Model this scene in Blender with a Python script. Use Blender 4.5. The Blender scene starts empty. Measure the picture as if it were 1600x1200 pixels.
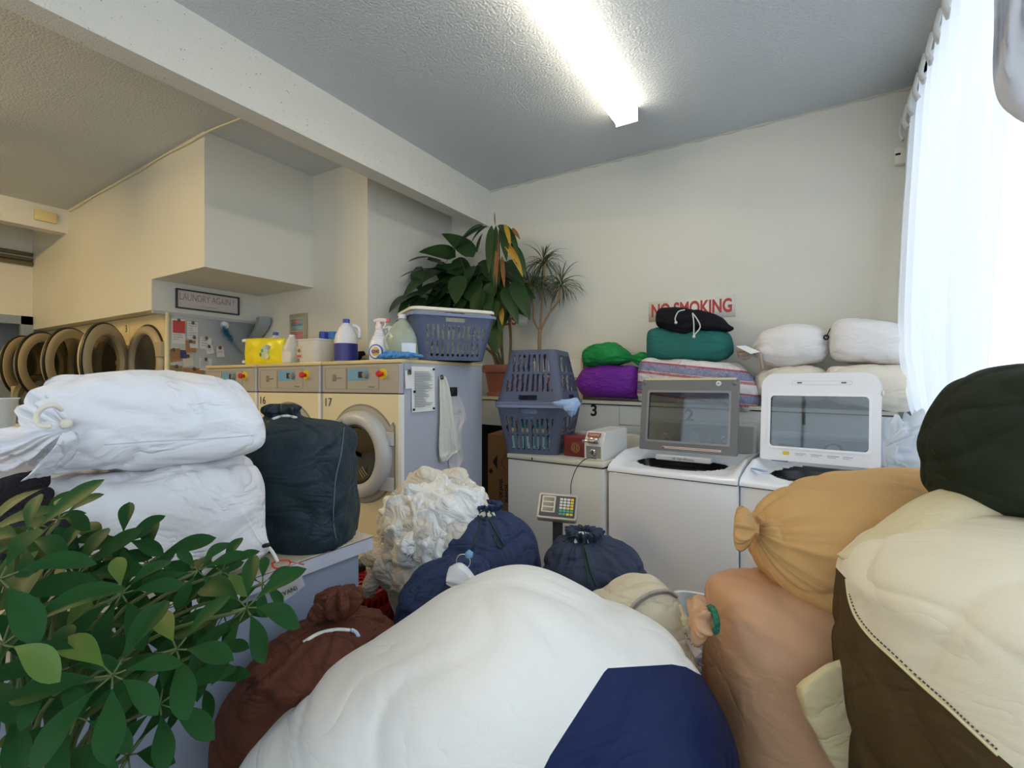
import bpy, bmesh, math, random
from mathutils import Vector, Matrix, noise
R = math.radians
S = bpy.context.scene
COL = S.collection
F = 765.0; YAW = R(31.35); CA = math.cos(YAW); SA = math.sin(YAW); EYE = 1.4

# ---------------------------------------------------------------- camera, world, light, exposure
cam_d = bpy.data.cameras.new('camera'); cam = bpy.data.objects.new('camera', cam_d); COL.objects.link(cam)
cam_d.sensor_width = 36; cam_d.lens = F/1600*36; cam_d.clip_start = .02
cam.location = (0, 0, EYE); cam.rotation_euler = (R(90), 0, YAW); S.camera = cam
W = bpy.data.worlds.new('world'); S.world = W; W.use_nodes = True
W.node_tree.nodes['Background'].inputs[0].default_value = (.93, .965, 1.0, 1)
W.node_tree.nodes['Background'].inputs[1].default_value = 2.0
S.view_settings.view_transform = 'Standard'; S.view_settings.look = 'None'
S.view_settings.gamma = 1; S.view_settings.exposure = .34; S.view_settings.use_curve_mapping = False
S.cycles.max_bounces = 8; S.cycles.diffuse_bounces = 5; S.cycles.transparent_max_bounces = 12
S.cycles.use_denoising = True; S.cycles.sample_clamp_indirect = 6
TUBE_R = 10.5; TUBE_L = 82.0
def portal(name, loc, rot, sx, sy):
    l = bpy.data.lights.new(name, 'AREA'); l.shape = 'RECTANGLE'; l.size = sx; l.size_y = sy
    l.cycles.is_portal = True
    o = bpy.data.objects.new(name, l); o.location = loc; o.rotation_euler = rot; COL.objects.link(o)
portal('window_portal', (.62, .7, 1.85), (0, R(90), 0), 2.3, 5.6)
portal('shopfront_portal', (-1.4, -2.56, 1.55), (R(90), 0, 0), 3.2, 2.5)

# ---------------------------------------------------------------- materials
MATS = {}
def srgb(h):
    c = [int(h[i:i+2], 16)/255 for i in (0, 2, 4)]
    return tuple((x/12.92 if x <= .04045 else ((x+.055)/1.055)**2.4) for x in c) + (1,)
def mat(name, hexc, rough=.6, metal=0, bump=0, bscale=60, var=0, vscale=3, spec=.5, emit=0, sub=0, fold=0, fscale=9, coat=0, trans=0, alpha=1, speck=None):
    if name in MATS: return MATS[name]
    m = bpy.data.materials.new(name); m.use_nodes = True; MATS[name] = m
    nt = m.node_tree; N = nt.nodes; L = nt.links; b = N['Principled BSDF']; c = srgb(hexc)
    b.inputs['Base Color'].default_value = c; b.inputs['Roughness'].default_value = rough
    b.inputs['Metallic'].default_value = metal; b.inputs['Specular IOR Level'].default_value = spec
    b.inputs['Coat Weight'].default_value = coat; b.inputs['Transmission Weight'].default_value = trans
    b.inputs['Alpha'].default_value = alpha
    tc = N.new('ShaderNodeTexCoord')
    if emit:
        b.inputs['Emission Color'].default_value = c; b.inputs['Emission Strength'].default_value = emit
    if sub: b.inputs['Subsurface Weight'].default_value = sub; b.inputs['Subsurface Radius'].default_value = (.02, .02, .02)
    col = None
    if var:
        n = N.new('ShaderNodeTexNoise'); n.inputs['Scale'].default_value = vscale; n.inputs['Detail'].default_value = 5
        L.new(tc.outputs['Object'], n.inputs['Vector'])
        mx = N.new('ShaderNodeMix'); mx.data_type = 'RGBA'
        mx.inputs[6].default_value = tuple(x*(1-var) for x in c[:3]) + (1,)
        mx.inputs[7].default_value = tuple(min(1, x*(1+var*.6)) for x in c[:3]) + (1,)
        L.new(n.outputs['Fac'], mx.inputs[0]); col = mx.outputs[2]
    if speck:
        n = N.new('ShaderNodeTexNoise'); n.inputs['Scale'].default_value = 70; n.inputs['Detail'].default_value = 1
        L.new(tc.outputs['Object'], n.inputs['Vector'])
        r = N.new('ShaderNodeValToRGB'); r.color_ramp.elements[0].position = .74; r.color_ramp.elements[1].position = .78
        L.new(n.outputs['Fac'], r.inputs[0])
        mx = N.new('ShaderNodeMix'); mx.data_type = 'RGBA'; mx.inputs[7].default_value = srgb(speck)
        if col: L.new(col, mx.inputs[6])
        else: mx.inputs[6].default_value = c
        L.new(r.outputs[0], mx.inputs[0]); col = mx.outputs[2]
    if col: L.new(col, b.inputs['Base Color'])
    nrm = None
    if fold:
        mp = N.new('ShaderNodeMapping'); mp.inputs['Scale'].default_value = (.55, 1, 1.5); mp.inputs['Rotation'].default_value = (.5, .7, .4)
        L.new(tc.outputs['Object'], mp.inputs['Vector'])
        n = N.new('ShaderNodeTexNoise'); n.inputs['Scale'].default_value = fscale; n.inputs['Detail'].default_value = 3; n.inputs['Distortion'].default_value = .8
        L.new(mp.outputs[0], n.inputs['Vector'])
        s1 = N.new('ShaderNodeMath'); s1.operation = 'SUBTRACT'; s1.inputs[1].default_value = .5; L.new(n.outputs['Fac'], s1.inputs[0])
        s2 = N.new('ShaderNodeMath'); s2.operation = 'ABSOLUTE'; L.new(s1.outputs[0], s2.inputs[0])
        s3 = N.new('ShaderNodeMath'); s3.operation = 'POWER'; s3.inputs[1].default_value = .75; L.new(s2.outputs[0], s3.inputs[0])
        bp = N.new('ShaderNodeBump'); bp.inputs['Strength'].default_value = min(1, fold*1.5); bp.inputs['Distance'].default_value = .03
        L.new(s3.outputs[0], bp.inputs['Height']); nrm = bp.outputs[0]
    if bump:
        n = N.new('ShaderNodeTexNoise'); n.inputs['Scale'].default_value = bscale; n.inputs['Detail'].default_value = 4
        L.new(tc.outputs['Object'], n.inputs['Vector'])
        bp = N.new('ShaderNodeBump'); bp.inputs['Strength'].default_value = bump; bp.inputs['Distance'].default_value = .01
        L.new(n.outputs['Fac'], bp.inputs['Height'])
        if nrm: L.new(nrm, bp.inputs['Normal'])
        nrm = bp.outputs[0]
    if nrm: L.new(nrm, b.inputs['Normal'])
    return m
def cloth(name, hexc, rough=.85, var=.06, fold=.35, fscale=7, sheen=0):
    m = mat(name, hexc, rough=rough, bump=.12, bscale=420, var=var, vscale=2.2, spec=.2, fold=fold, fscale=fscale)
    m.node_tree.nodes['Principled BSDF'].inputs['Sheen Weight'].default_value = sheen
    return m
def glass(name, hexc, t=.75, rough=.03):
    if name in MATS: return MATS[name]
    m = bpy.data.materials.new(name); m.use_nodes = True; MATS[name] = m
    nt = m.node_tree; N = nt.nodes; L = nt.links
    N.remove(N['Principled BSDF']); out = N['Material Output']
    tr = N.new('ShaderNodeBsdfTransparent'); tr.inputs[0].default_value = srgb(hexc)
    gl = N.new('ShaderNodeBsdfGlossy'); gl.inputs['Roughness'].default_value = rough; gl.inputs[0].default_value = (.9, .9, .9, 1)
    f0 = N.new('ShaderNodeFresnel'); f0.inputs[0].default_value = 1.45
    ge = N.new('ShaderNodeNewGeometry'); iv = N.new('ShaderNodeMath'); iv.operation = 'SUBTRACT'; iv.inputs[0].default_value = 1; L.new(ge.outputs['Backfacing'], iv.inputs[1])
    fr = N.new('ShaderNodeMath'); fr.operation = 'MULTIPLY'; L.new(f0.outputs[0], fr.inputs[0]); L.new(iv.outputs[0], fr.inputs[1])
    mr = N.new('ShaderNodeMath'); mr.operation = 'ADD'; mr.inputs[1].default_value = 1-t; mr.use_clamp = True
    L.new(fr.outputs[0], mr.inputs[0])
    mx = N.new('ShaderNodeMixShader'); L.new(mr.outputs[0], mx.inputs[0]); L.new(tr.outputs[0], mx.inputs[1]); L.new(gl.outputs[0], mx.inputs[2])
    L.new(mx.outputs[0], out.inputs[0]); return m
def sheer(name, hexc, transp=.3):
    if name in MATS: return MATS[name]
    m = bpy.data.materials.new(name); m.use_nodes = True; MATS[name] = m
    nt = m.node_tree; N = nt.nodes; L = nt.links
    N.remove(N['Principled BSDF']); out = N['Material Output']
    d = N.new('ShaderNodeBsdfDiffuse'); d.inputs[0].default_value = srgb(hexc)
    t = N.new('ShaderNodeBsdfTranslucent'); t.inputs[0].default_value = srgb(hexc)
    tr = N.new('ShaderNodeBsdfTransparent')
    m1 = N.new('ShaderNodeMixShader'); m1.inputs[0].default_value = .55; L.new(d.outputs[0], m1.inputs[1]); L.new(t.outputs[0], m1.inputs[2])
    m2 = N.new('ShaderNodeMixShader'); m2.inputs[0].default_value = transp; L.new(m1.outputs[0], m2.inputs[1]); L.new(tr.outputs[0], m2.inputs[2])
    L.new(m2.outputs[0], out.inputs[0]); return m
def lampm(name, col, s):
    m = bpy.data.materials.new(name); m.use_nodes = True; MATS[name] = m
    b = m.node_tree.nodes['Principled BSDF']; b.inputs['Base Color'].default_value = (.9, .9, .9, 1)
    b.inputs['Emission Color'].default_value = col; b.inputs['Emission Strength'].default_value = s; return m

# ---------------------------------------------------------------- helpers: where a direction of view meets a plane of the room
def P(px, py, d):
    xc = (px-800)/F*d
    return Vector((CA*xc-SA*d, SA*xc+CA*d, EYE-(py-600)/F*d))
def PY(px, py, Y):
    return P(px, py, Y/(SA*(px-800)/F+CA))
def PX(px, py, X):
    return P(px, py, X/(CA*(px-800)/F-SA))
def PZ(px, py, z):
    return P(px, py, (EYE-z)*F/(py-600))
def dY(px, Y): return Y/(SA*(px-800)/F+CA)
FW = Vector((-SA, CA, 0)); RT = Vector((CA, SA, 0)); UP = Vector((0, 0, 1))
def proj(p):
    xc = p.dot(RT); z = p.dot(FW); return 800+xc/z*F, 600-(p.z-EYE)/z*F

# ---------------------------------------------------------------- object helpers
def tag(o, label=None, cat=None, group=None, kind=None):
    if label: o['label'] = label
    if cat: o['category'] = cat
    if group: o['group'] = group
    if kind: o['kind'] = kind
    return o
def obj(name, bm, m, parent=None, smooth=False, auto=None):
    me = bpy.data.meshes.new(name); bmesh.ops.recalc_face_normals(bm, faces=bm.faces); bm.to_mesh(me); bm.free()
    ms = m if isinstance(m, (list, tuple)) else [m]
    for x in ms: me.materials.append(x)
    if smooth:
        for p in me.polygons: p.use_smooth = True
        if auto: me.set_sharp_from_angle(angle=R(auto))
    o = bpy.data.objects.new(name, me); COL.objects.link(o)
    if parent: o.parent = parent
    return o
def thing(name, label, cat, loc=(0, 0, 0), rz=0, group=None):
    o = bpy.data.objects.new(name, None); COL.objects.link(o); o.location = loc; o.rotation_euler = (0, 0, rz)
    o.empty_display_size = .05
    return tag(o, label, cat, group)
def wpart(name, bm, m, root, parent=None, smooth=True, auto=None, label=None):
    """a part whose vertices were made in room coordinates"""
    M = Matrix.Translation(root.location) @ Matrix.Rotation(root.rotation_euler[2], 4, 'Z')
    bmesh.ops.transform(bm, matrix=M.inverted(), verts=bm.verts)
    o = obj(name, bm, m, parent or root, smooth, auto)
    if label: o['label'] = label
    return o
def rebase(o):
    """origin to the base centre of a single-mesh thing"""
    vs = [v.co for v in o.data.vertices]
    c = Vector((sum(v.x for v in vs)/len(vs), sum(v.y for v in vs)/len(vs), min(v.z for v in vs)))
    o.data.transform(Matrix.Translation(-c)); o.location = c; return o
def solo(name, bm, m, label, cat, group=None, smooth=True, auto=None, kind=None):
    o = obj(name, bm, m, None, smooth, auto); rebase(o); return tag(o, label, cat, group, kind)
def copy_tree(o, parent=None):
    c = o.copy(); COL.objects.link(c)
    if parent: c.parent = parent
    for ch in list(o.children): copy_tree(ch, c)
    return c
NB = bmesh.new
def box(bm, x0, y0, z0, x1, y1, z1, M=None, bev=0):
    r = bmesh.ops.create_cube(bm, size=1)
    vs = r['verts']
    for v in vs:
        v.co = Vector((x0+(v.co.x+.5)*(x1-x0), y0+(v.co.y+.5)*(y1-y0), z0+(v.co.z+.5)*(z1-z0)))
    if bev:
        es = list({e for v in vs for e in v.link_edges})
        rb = bmesh.ops.bevel(bm, geom=es, offset=bev, segments=2, affect='EDGES', profile=.5)
        vs = list({v for f in rb['faces'] for v in f.verts} | {v for v in vs if v.is_valid})
        # every vertex of this box
        seen = set(vs); st = list(vs)
        while st:
            v = st.pop()
            for e in v.link_edges:
                w = e.other_vert(v)
                if w not in seen: seen.add(w); st.append(w)
        vs = list(seen)
    if M is not None: bmesh.ops.transform(bm, matrix=M, verts=vs)
    return vs
def bx(*a, **k):
    bm = NB(); box(bm, *a, **k); return bm
def quad(bm, a, b, c, d):
    return bm.faces.new([bm.verts.new(Vector(p)) for p in (a, b, c, d)])
def prism(bm, pts, n, t):
    """polygon pts (3-D, planar) extruded by vector n*t"""
    off = Vector(n)*t
    a = [bm.verts.new(Vector(p)) for p in pts]; b = [bm.verts.new(Vector(p)+off) for p in pts]
    bm.faces.new(a); bm.faces.new(list(reversed(b)))
    for i in range(len(a)):
        j = (i+1) % len(a); bm.faces.new([a[j], a[i], b[i], b[j]])
def lathe(bm, prof, n=32, M=None, squash=(1, 1), ex=2):
    rings = []; vs = []
    for r, z in prof:
        if r < 1e-5:
            v = bm.verts.new((0, 0, z)); rings.append([v]); vs.append(v)
        else:
            ring = []
            for i in range(n):
                a = 2*math.pi*i/n; c, s = math.cos(a), math.sin(a)
                if ex != 2:
                    c = math.copysign(abs(c)**(2/ex), c); s = math.copysign(abs(s)**(2/ex), s)
                v = bm.verts.new((r*c*squash[0], r*s*squash[1], z)); ring.append(v); vs.append(v)
            rings.append(ring)
    for a, b in zip(rings, rings[1:]):
        if len(a) == 1 and len(b) == 1: continue
        for i in range(n):
            j = (i+1) % n
            if len(a) == 1: bm.faces.new([a[0], b[i], b[j]])
            elif len(b) == 1: bm.faces.new([a[i], b[0], a[j]])
            else: bm.faces.new([a[i], b[i], b[j], a[j]])
    if M is not None: bmesh.ops.transform(bm, matrix=M, verts=vs)
    return vs
def crom(p, t):
    n = len(p)-1; i = min(int(t), n-1); f = t-i
    a, b, c, d = p[max(i-1, 0)], p[i], p[i+1], p[min(i+2, n)]
    return .5*((2*b)+(c-a)*f+(2*a-5*b+4*c-d)*f*f+(3*b-a-3*c+d)*f**3)
def lerpl(p, t):
    n = len(p)-1; i = min(int(t), n-1); f = t-i; return p[i]*(1-f)+p[i+1]*f
def tube(bm, pts, r, n=8, m=None, cap=True, smooth=True):
    pts = [Vector(p) for p in pts]
    if smooth and len(pts) > 2:
        m = m or (len(pts)-1)*6
        pts = [crom(pts, k*(len(pts)-1)/m) for k in range(m+1)]
    rings = []; ref = None
    for i, p in enumerate(pts):
        t = (pts[min(i+1, len(pts)-1)]-pts[max(i-1, 0)]).normalized()
        if ref is None: ref = Vector((0, 0, 1)) if abs(t.z) < .9 else Vector((1, 0, 0))
        ref = (ref-t*ref.dot(t)).normalized(); b = t.cross(ref)
        rr = r(i/(len(pts)-1)) if callable(r) else r
        rings.append([bm.verts.new(p+ref*rr*math.cos(2*math.pi*k/n)+b*rr*math.sin(2*math.pi*k/n)) for k in range(n)])
    for a, b in zip(rings, rings[1:]):
        for k in range(n):
            j = (k+1) % n; bm.faces.new([a[k], b[k], b[j], a[j]])
    if cap: bm.faces.new(rings[0]); bm.faces.new(rings[-1])
def loft(st, n=72, m=84, ex=2.5, k=11, lump=.012, wr=.006, lf=4.0, wf=6.0, seed=0, capped=True, floor=None, skew=0):
    """a stuffed cloth body through the stations (centre, half-axis A, half-axis B, pleat)"""
    bm = NB(); rnd = random.Random(seed); ph = [rnd.uniform(0, 6.28) for _ in range(6)]
    C = [s[0] for s in st]; A = [s[1] for s in st]; B = [s[2] for s in st]; Q = [s[3] if len(s) > 3 else 0 for s in st]
    sv = Vector((seed*3.17, seed*1.31, seed*.73)); rings = []
    for i in range(m+1):
        t = i*(len(st)-1)/m
        c = crom(C, t); a = crom(A, t); b = crom(B, t); q = lerpl(Q, t); ring = []
        rad = min(a.length, b.length)
        amp = min(1, rad/.08)
        for j in range(n):
            th = 2*math.pi*j/n; x, y = math.cos(th), math.sin(th)
            x = math.copysign(abs(x)**(2/ex), x); y = math.copysign(abs(y)**(2/ex), y)
            g = 1
            if q:
                g += q*(.55*math.cos(k*th+ph[0]+skew*t)+.3*math.cos((k*1.63//1)*th+ph[1]-skew*t)+.25*math.cos((k*2+3)*th+ph[2]))
            p = c+(a*x+b*y)*g
            nrm = (a.normalized()*x+b.normalized()*y) if rad > 1e-6 else Vector((0, 0, 0))
            nz = noise.noise(p*lf+sv)*lump*1.6+noise.noise(p*lf*2.3+sv)*lump*.5
            w = noise.noise(Vector((p.x*wf, p.y*wf, p.z*wf*1.5))+sv*2)
            w2 = noise.noise(Vector((p.x*wf*.7+p.z*wf, p.y*wf*1.9, p.z*wf*.5))-sv)
            cr = (1-min(1, abs(w)*1.6))**5+.7*(1-min(1, abs(w2)*1.8))**5
            p = p+nrm*(nz-wr*cr)*amp
            if floor is not None and p.z < floor: p.z = floor+ (p.z-floor)*.02
            ring.append(bm.verts.new(p))
        rings.append(ring)
    for a, b in zip(rings, rings[1:]):
        for j in range(n):
            jj = (j+1) % n; bm.faces.new([a[j], b[j], b[jj], a[jj]])
    if capped:
        for rg in (rings[0], rings[-1]):
            c = bm.verts.new(sum((v.co for v in rg), Vector())/n)
            for j in range(n): bm.faces.new([rg[j], rg[(j+1) % n], c])
    return bm
def hst(d, rows):
    """lying bag: rows of (column, top, bottom, half depth[, pleat[, depth shift]])"""
    out = []
    for r in rows:
        dd = d+(r[5] if len(r) > 5 else 0)
        a, b = P(r[0], r[1], dd), P(r[0], r[2], dd)
        out.append(((a+b)/2, (a-b)/2, FW*r[3], r[4] if len(r) > 4 else 0))
    return out
def vst(d, rows):
    """standing bag: rows of (row, left, right, half depth[, pleat[, depth shift]])"""
    out = []
    for r in rows:
        dd = d+(r[5] if len(r) > 5 else 0)
        a, b = P(r[1], r[0], dd), P(r[2], r[0], dd)
        out.append(((a+b)/2, (b-a)/2, FW*r[3], r[4] if len(r) > 4 else 0))
    return out
def knotm(c, d, r, seed=0, L=None, k=6, flare=1.15, n=56, m=40):
    """the gathered cloth beyond a tie: c neck, d direction"""
    d = Vector(d).normalized(); L = L or r*2
    a = d.orthogonal().normalized(); b = d.cross(a)
    pr = [(0, .42, .1), (.12, .35, .15), (.35, .85, .3), (.65, flare, .4), (.9, flare*.85, .45), (1, .45, .4)]
    return loft([(c+d*L*t, a*r*q, b*r*q*.8, pl) for t, q, pl in pr], n=n, m=m, ex=2, k=k, lump=r*.25, wr=r*.12, lf=1.2/r*.5, wf=2/r*.5, seed=seed, skew=.5)
def bag(name, label, mt, st, cat='laundry bag', group=None, knot=None, cord=None, cordm=None, parts=(), knotmat=None, **kw):
    bm = loft(st, **kw)
    z = min(v.co.z for v in bm.verts); cx = sum(v.co.x for v in bm.verts)/len(bm.verts); cy = sum(v.co.y for v in bm.verts)/len(bm.verts)
    t = thing(name, label, cat, (cx, cy, z), 0, group)
    wpart('bag_body', bm, mt, t)
    if knot:
        for i, kn in enumerate(knot if isinstance(knot, list) else [knot]):
            wpart('gathered_neck', knotm(*kn), knotmat or mt, t)
    if cord:
        for pts, r in cord:
            bm = NB(); tube(bm, pts, r); wpart('drawstring', bm, cordm, t)
    return t
from mathutils.bvhtree import BVHTree
def surf(t):
    """finds points on the outside of a finished thing, as seen from where one stands"""
    vv, ff = [], []
    for o in t.children:
        n0 = len(vv); vv += [v.co+t.location for v in o.data.vertices]; ff += [[n0+i for i in p.vertices] for p in o.data.polygons]
    bv = BVHTree.FromPolygons(vv, ff)
    def f(px, py, off=.001):
        o = Vector((0, 0, EYE)); dr = (P(px, py, 1)-o).normalized(); h = bv.ray_cast(o, dr)
        return h[0]-dr*off if h[0] else None
    return f
def onpath(t, pts, r, m, name, off=None, n=6, dens=8, parent=None, label=None):
    f = surf(t); pts = [Vector((x, y, 0)) for x, y in pts]; k = (len(pts)-1)*dens
    q = [f(c.x, c.y, r*.5 if off is None else off) for c in [crom(pts, i*(len(pts)-1)/k) for i in range(k+1)]]
    q = [p for p in q if p is not None]
    if len(q) < 3: return
    bm = NB(); tube(bm, q, r, n=n, smooth=False); return wpart(name, bm, m, t, parent, label=label)
def text(s, size, M, m, name, parent=None, ext=.0008, align='CENTER', bold=0):
    c = bpy.data.curves.new('tx', 'FONT'); c.body = s; c.size = size; c.extrude = ext; c.align_x = align; c.align_y = 'CENTER'; c.offset = bold
    o = bpy.data.objects.new('tx', c); COL.objects.link(o); bpy.context.view_layer.update()
    dg = bpy.context.evaluated_depsgraph_get(); me = bpy.data.meshes.new_from_object(o.evaluated_get(dg))
    bpy.data.objects.remove(o); bpy.data.curves.remove(c)
    me.transform(M); me.materials.clear(); me.materials.append(m); me.name = name
    o = bpy.data.objects.new(name, me); COL.objects.link(o)
    if parent: o.parent = parent
    return o
def frame(o, xa, ya=None):
    """matrix whose X runs along xa, Y up (or ya), Z towards the viewer"""
    x = Vector(xa).normalized(); y = Vector(ya or (0, 0, 1)).normalized(); z = x.cross(y).normalized(); y = z.cross(x)
    return Matrix(((x.x, y.x, z.x, o[0]), (x.y, y.y, z.y, o[1]), (x.z, y.z, z.z, o[2]), (0, 0, 0, 1)))
def rrect(w, h, r, n=6, cx=0, cy=0):
    out = []
    for (sx, sy, a0) in ((1, 1, 0), (-1, 1, 90), (-1, -1, 180), (1, -1, 270)):
        for i in range(n+1):
            a = R(a0+90*i/n); out.append((cx+sx*(w/2-r)+r*math.cos(a), cy+sy*(h/2-r)+r*math.sin(a)))
    return out
def plate(bm, outer, t, M, inner=None, z0=0):
    """flat plate of outline outer (x, y) with thickness t towards the viewer, optional hole with the same count"""
    def V(p, z): return bm.verts.new(M @ Vector((p[0], p[1], z)))
    o0 = [V(p, z0) for p in outer]; o1 = [V(p, z0+t) for p in outer]; n = len(outer)
    for i in range(n):
        j = (i+1) % n; bm.faces.new([o0[i], o0[j], o1[j], o1[i]])
    if inner is None:
        bm.faces.new(o1); bm.faces.new(list(reversed(o0)))
    else:
        i0 = [V(p, z0) for p in inner]; i1 = [V(p, z0+t) for p in inner]
        for i in range(n):
            j = (i+1) % n
            bm.faces.new([i1[i], i1[j], i0[j], i0[i]]); bm.faces.new([o1[i], o1[j], i1[j], i1[i]]); bm.faces.new([o0[j], o0[i], i0[i], i0[j]])
def circ(r, n=48, cx=0, cy=0, ph=0): return [(cx+r*math.cos(2*math.pi*i/n+ph), cy+r*math.sin(2*math.pi*i/n+ph)) for i in range(n)]
def ringm(bm, R_, r_, M, n=56, q=14, sq=1):
    """torus, major R_, minor r_, axis local Z"""
    rings = []
    for i in range(n):
        a = 2*math.pi*i/n
        rings.append([bm.verts.new(M @ Vector(((R_+r_*math.cos(b))*math.cos(a), (R_+r_*math.cos(b))*math.sin(a), r_*sq*math.sin(b)))) for b in [2*math.pi*j/q for j in range(q)]])
    for i in range(n):
        for j in range(q):
            bm.faces.new([rings[i][j], rings[(i+1) % n][j], rings[(i+1) % n][(j+1) % q], rings[i][(j+1) % q]])

# ---------------------------------------------------------------- the room
WALL = mat('wall paint', 'D8D6CB', rough=.5, bump=.05, bscale=180, var=.03)
CREAM = mat('cream paint', 'E2DAB8', rough=.5, bump=.04, bscale=150, var=.03)
CEIL = mat('popcorn ceiling', 'CBD0D3', rough=.75, bump=1.0, bscale=75, var=.05)
BEAM = mat('stippled beam paint', 'DAD8CF', rough=.7, bump=.5, bscale=120, speck='8B8980')
FLOOR = mat('vinyl floor', '8F8878', rough=.4, var=.15, vscale=8)
TRIM = mat('trim paint', 'C9C6B8', rough=.5, bump=.2, bscale=60, var=.12, vscale=12)
def st_(name, bm, m): return tag(obj(name, bm, m), kind='structure')
H = 3.2; YB = 3.8; XR = .55; XL = -7.24; YF = -2.6
st_('floor', bx(XL-.6, YF, -.08, XR+.1, YB+.1, 0), FLOOR)
bm = NB()
quad(bm, (XR+.1, YF, H), (XR+.1, YB, H), (-3.7, YB, H), (-3.7, YF, H))
quad(bm, (-3.7, YF, H), (-3.7, YB, H), (-6.2, YB, 3.11), (-6.2, YF, 3.11))
quad(bm, (-6.2, YF, 3.11), (-6.2, YB, 3.11), (XL-.6, YB, 3.09), (XL-.6, YF, 3.09))
r = bmesh.ops.extrude_face_region(bm, geom=bm.faces[:]); bmesh.ops.translate(bm, verts=[v for v in r['geom'] if isinstance(v, bmesh.types.BMVert)], vec=(0, 0, .1))
st_('ceiling', bm, CEIL)
st_('wall_back', bx(-3.1, YB, 0, XR+.1, YB+.1, H+.05), WALL)
bm = NB(); box(bm, -3.11, 2.831, 0, -3.01, YB, H); box(bm, -4.6, 2.73, 0, -3.01, 2.83, H); st_('wall_alcove', bm, WALL)
# boxed bulkhead over the dryers
bm = NB()
box(bm, XL-.02, 1.837, 1.99, -4.48, 2.8, H)
st_('wall_bulkhead', bm, [WALL])
st_('wall_bulkhead_box', bx(-4.4799, 1.837, 2.235, -3.683, 2.7299, H+.02), WALL)
st_('wall_left', bx(XL-.1, YF, 2.13, XL, 1.85, 3.15), WALL)
st_('wall_left_lower', bx(XL-.7, YF, 0, XL-.6, 2.8, 2.2), mat('blue grey paint', '8E9AA6', rough=.5))
st_('ceiling_soffit', bx(XL-.7, YF, 2.13, XL-.1, 2.9, 2.2), WALL); st_('wall_side_room', bx(XL-.7, 2.8, 0, -4.4, 2.9, 2.2), WALL); st_('ceiling_side_room', bx(XL-.1, 1.851, 2.14, XL-.02, 2.9, 2.2), WALL)
# right wall with the big window
bm = NB(); box(bm, XR, YF, 0, XR+.1, YB, .75); box(bm, XR, YF, 2.98, XR+.1, YB, H+.05); box(bm, XR, 3.45, .7, XR+.1, YB, H)
box(bm, XR, YF, .7, XR+.1, -2.1, H)
st_('wall_right', bm, WALL)
ALU = mat('aluminium', 'C4C7C8', rough=.35, metal=.7)
w = tag(obj('window_1', bx(XR+.06, -2.1, .75, XR+.068, 3.45, 2.98), glass('window glass', 'F4FAFF', .93)), kind='structure')
bm = NB()
for y in (-2.1, -.25, 1.6, 3.41): box(bm, XR+.03, y, .75, XR+.09, y+.04, 2.98)
for z in (.75, 2.94): box(bm, XR+.03, -2.1, z, XR+.09, 3.45, z+.04)
obj('window_frame', bm, ALU, w)
# unseen shopfront behind the viewer, window narrowed to keep daylight off the left
bm = NB(); box(bm, XL-.6, YF-.1, 0, XR+.1, YF, .3); box(bm, XL-.6, YF-.1, 2.8, XR+.1, YF, H+.05); box(bm, XL-.6, YF-.1, 0, -3.0, YF, H); box(bm, .2, YF-.1, 0, XR+.1, YF, H)
st_('wall_front', bm, WALL)
w = tag(obj('window_2', bx(-3.0, YF-.05, .3, .2, YF-.042, 2.8), glass('window glass', 'F4FAFF', .93)), kind='structure')
bm = NB()
for x in (-3.0, -1.93, -.87, .16): box(bm, x, YF-.08, .3, x+.04, YF-.02, 2.8)
obj('window_frame', bm, ALU, w)
# roof beams
st_('ceiling_beam', bx(-2.685, YF, 2.865, -2.55, YB, H+.02), BEAM)
st_('ceiling_beam_far', bx(-6.38, YF, 2.88, -6.24, 1.8369, 3.15), BEAM)
# rough cornice line on the back wall, corner strip of the alcove, strip under the bulkhead
bm = NB(); rnd = random.Random(3)
pts = [(-2.55+i*.05, YB-.004, H-.004+rnd.uniform(-.003, .004)) for i in range(63)]
tube(bm, pts, lambda u: .009+.004*math.sin(u*97), n=6, smooth=False)
st_('trim_1', bm, TRIM)
st_('trim_2', bx(-4.5, 1.845, 1.965, -4.47, 2.72, 1.99), mat('grey strip', 'B4B6B4', rough=.5))
# doorway at the far left
w = st_('door_1', bx(XL-.6, 1.2, 0, XL-.56, 1.62, 2.05), mat('grey door', '7D8584', rough=.5))
obj('door_glass', bx(XL-.559, 1.25, .3, XL-.552, 1.55, 1.95), mat('dark glass', '15181B', rough=.1), w)
bm = NB(); box(bm, XL-.02, 1.74, 0, XL+.03, 1.84, 2.13); box(bm, XL-.02, 1.2, 2.04, XL+.03, 1.84, 2.13)
st_('trim_3', bm, mat('blue grey trim', '8593A0', rough=.5))

# ---------------------------------------------------------------- lamps
WM = mat('white enamel', 'EDEDE8', rough=.35)
def tube_light(loc, L, label, strength, col):
    t = thing('fluorescent_light', label, 'ceiling light', loc, 0)
    obj('housing', bx(-.035, 0, -.045, .035, L, 0, bev=.004), WM, t, True, 40)
    lm = lampm('lit tube %.0f' % (loc[0]*100), col, strength)
    for s in (-1, 1):
        bm = NB(); tube(bm, [(s*.052, .025, -.075), (s*.052, L-.025, -.075)], .017, n=14, smooth=False)
        tb = obj('lamp_tube', bm, lm, t, True, 40)
        for y in (.006, L-.024):
            bm = NB(); tube(bm, [(s*.052, y, -.075), (s*.052, y+.018, -.075)], .0176, n=14, smooth=False); obj('tube_cap', bm, ALU, tb)
    for y in (0, L-.02):
        obj('tube_holder', bx(-.075, y-.004, -.095, .075, y+.004, -.0, bev=.003), WM, t)
    return t
tube_light((-1.03, .76, H), 2.4, 'twin tube fluorescent light on the ceiling to the right of the beam', TUBE_R, (1, .90, .74, 1))
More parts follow.
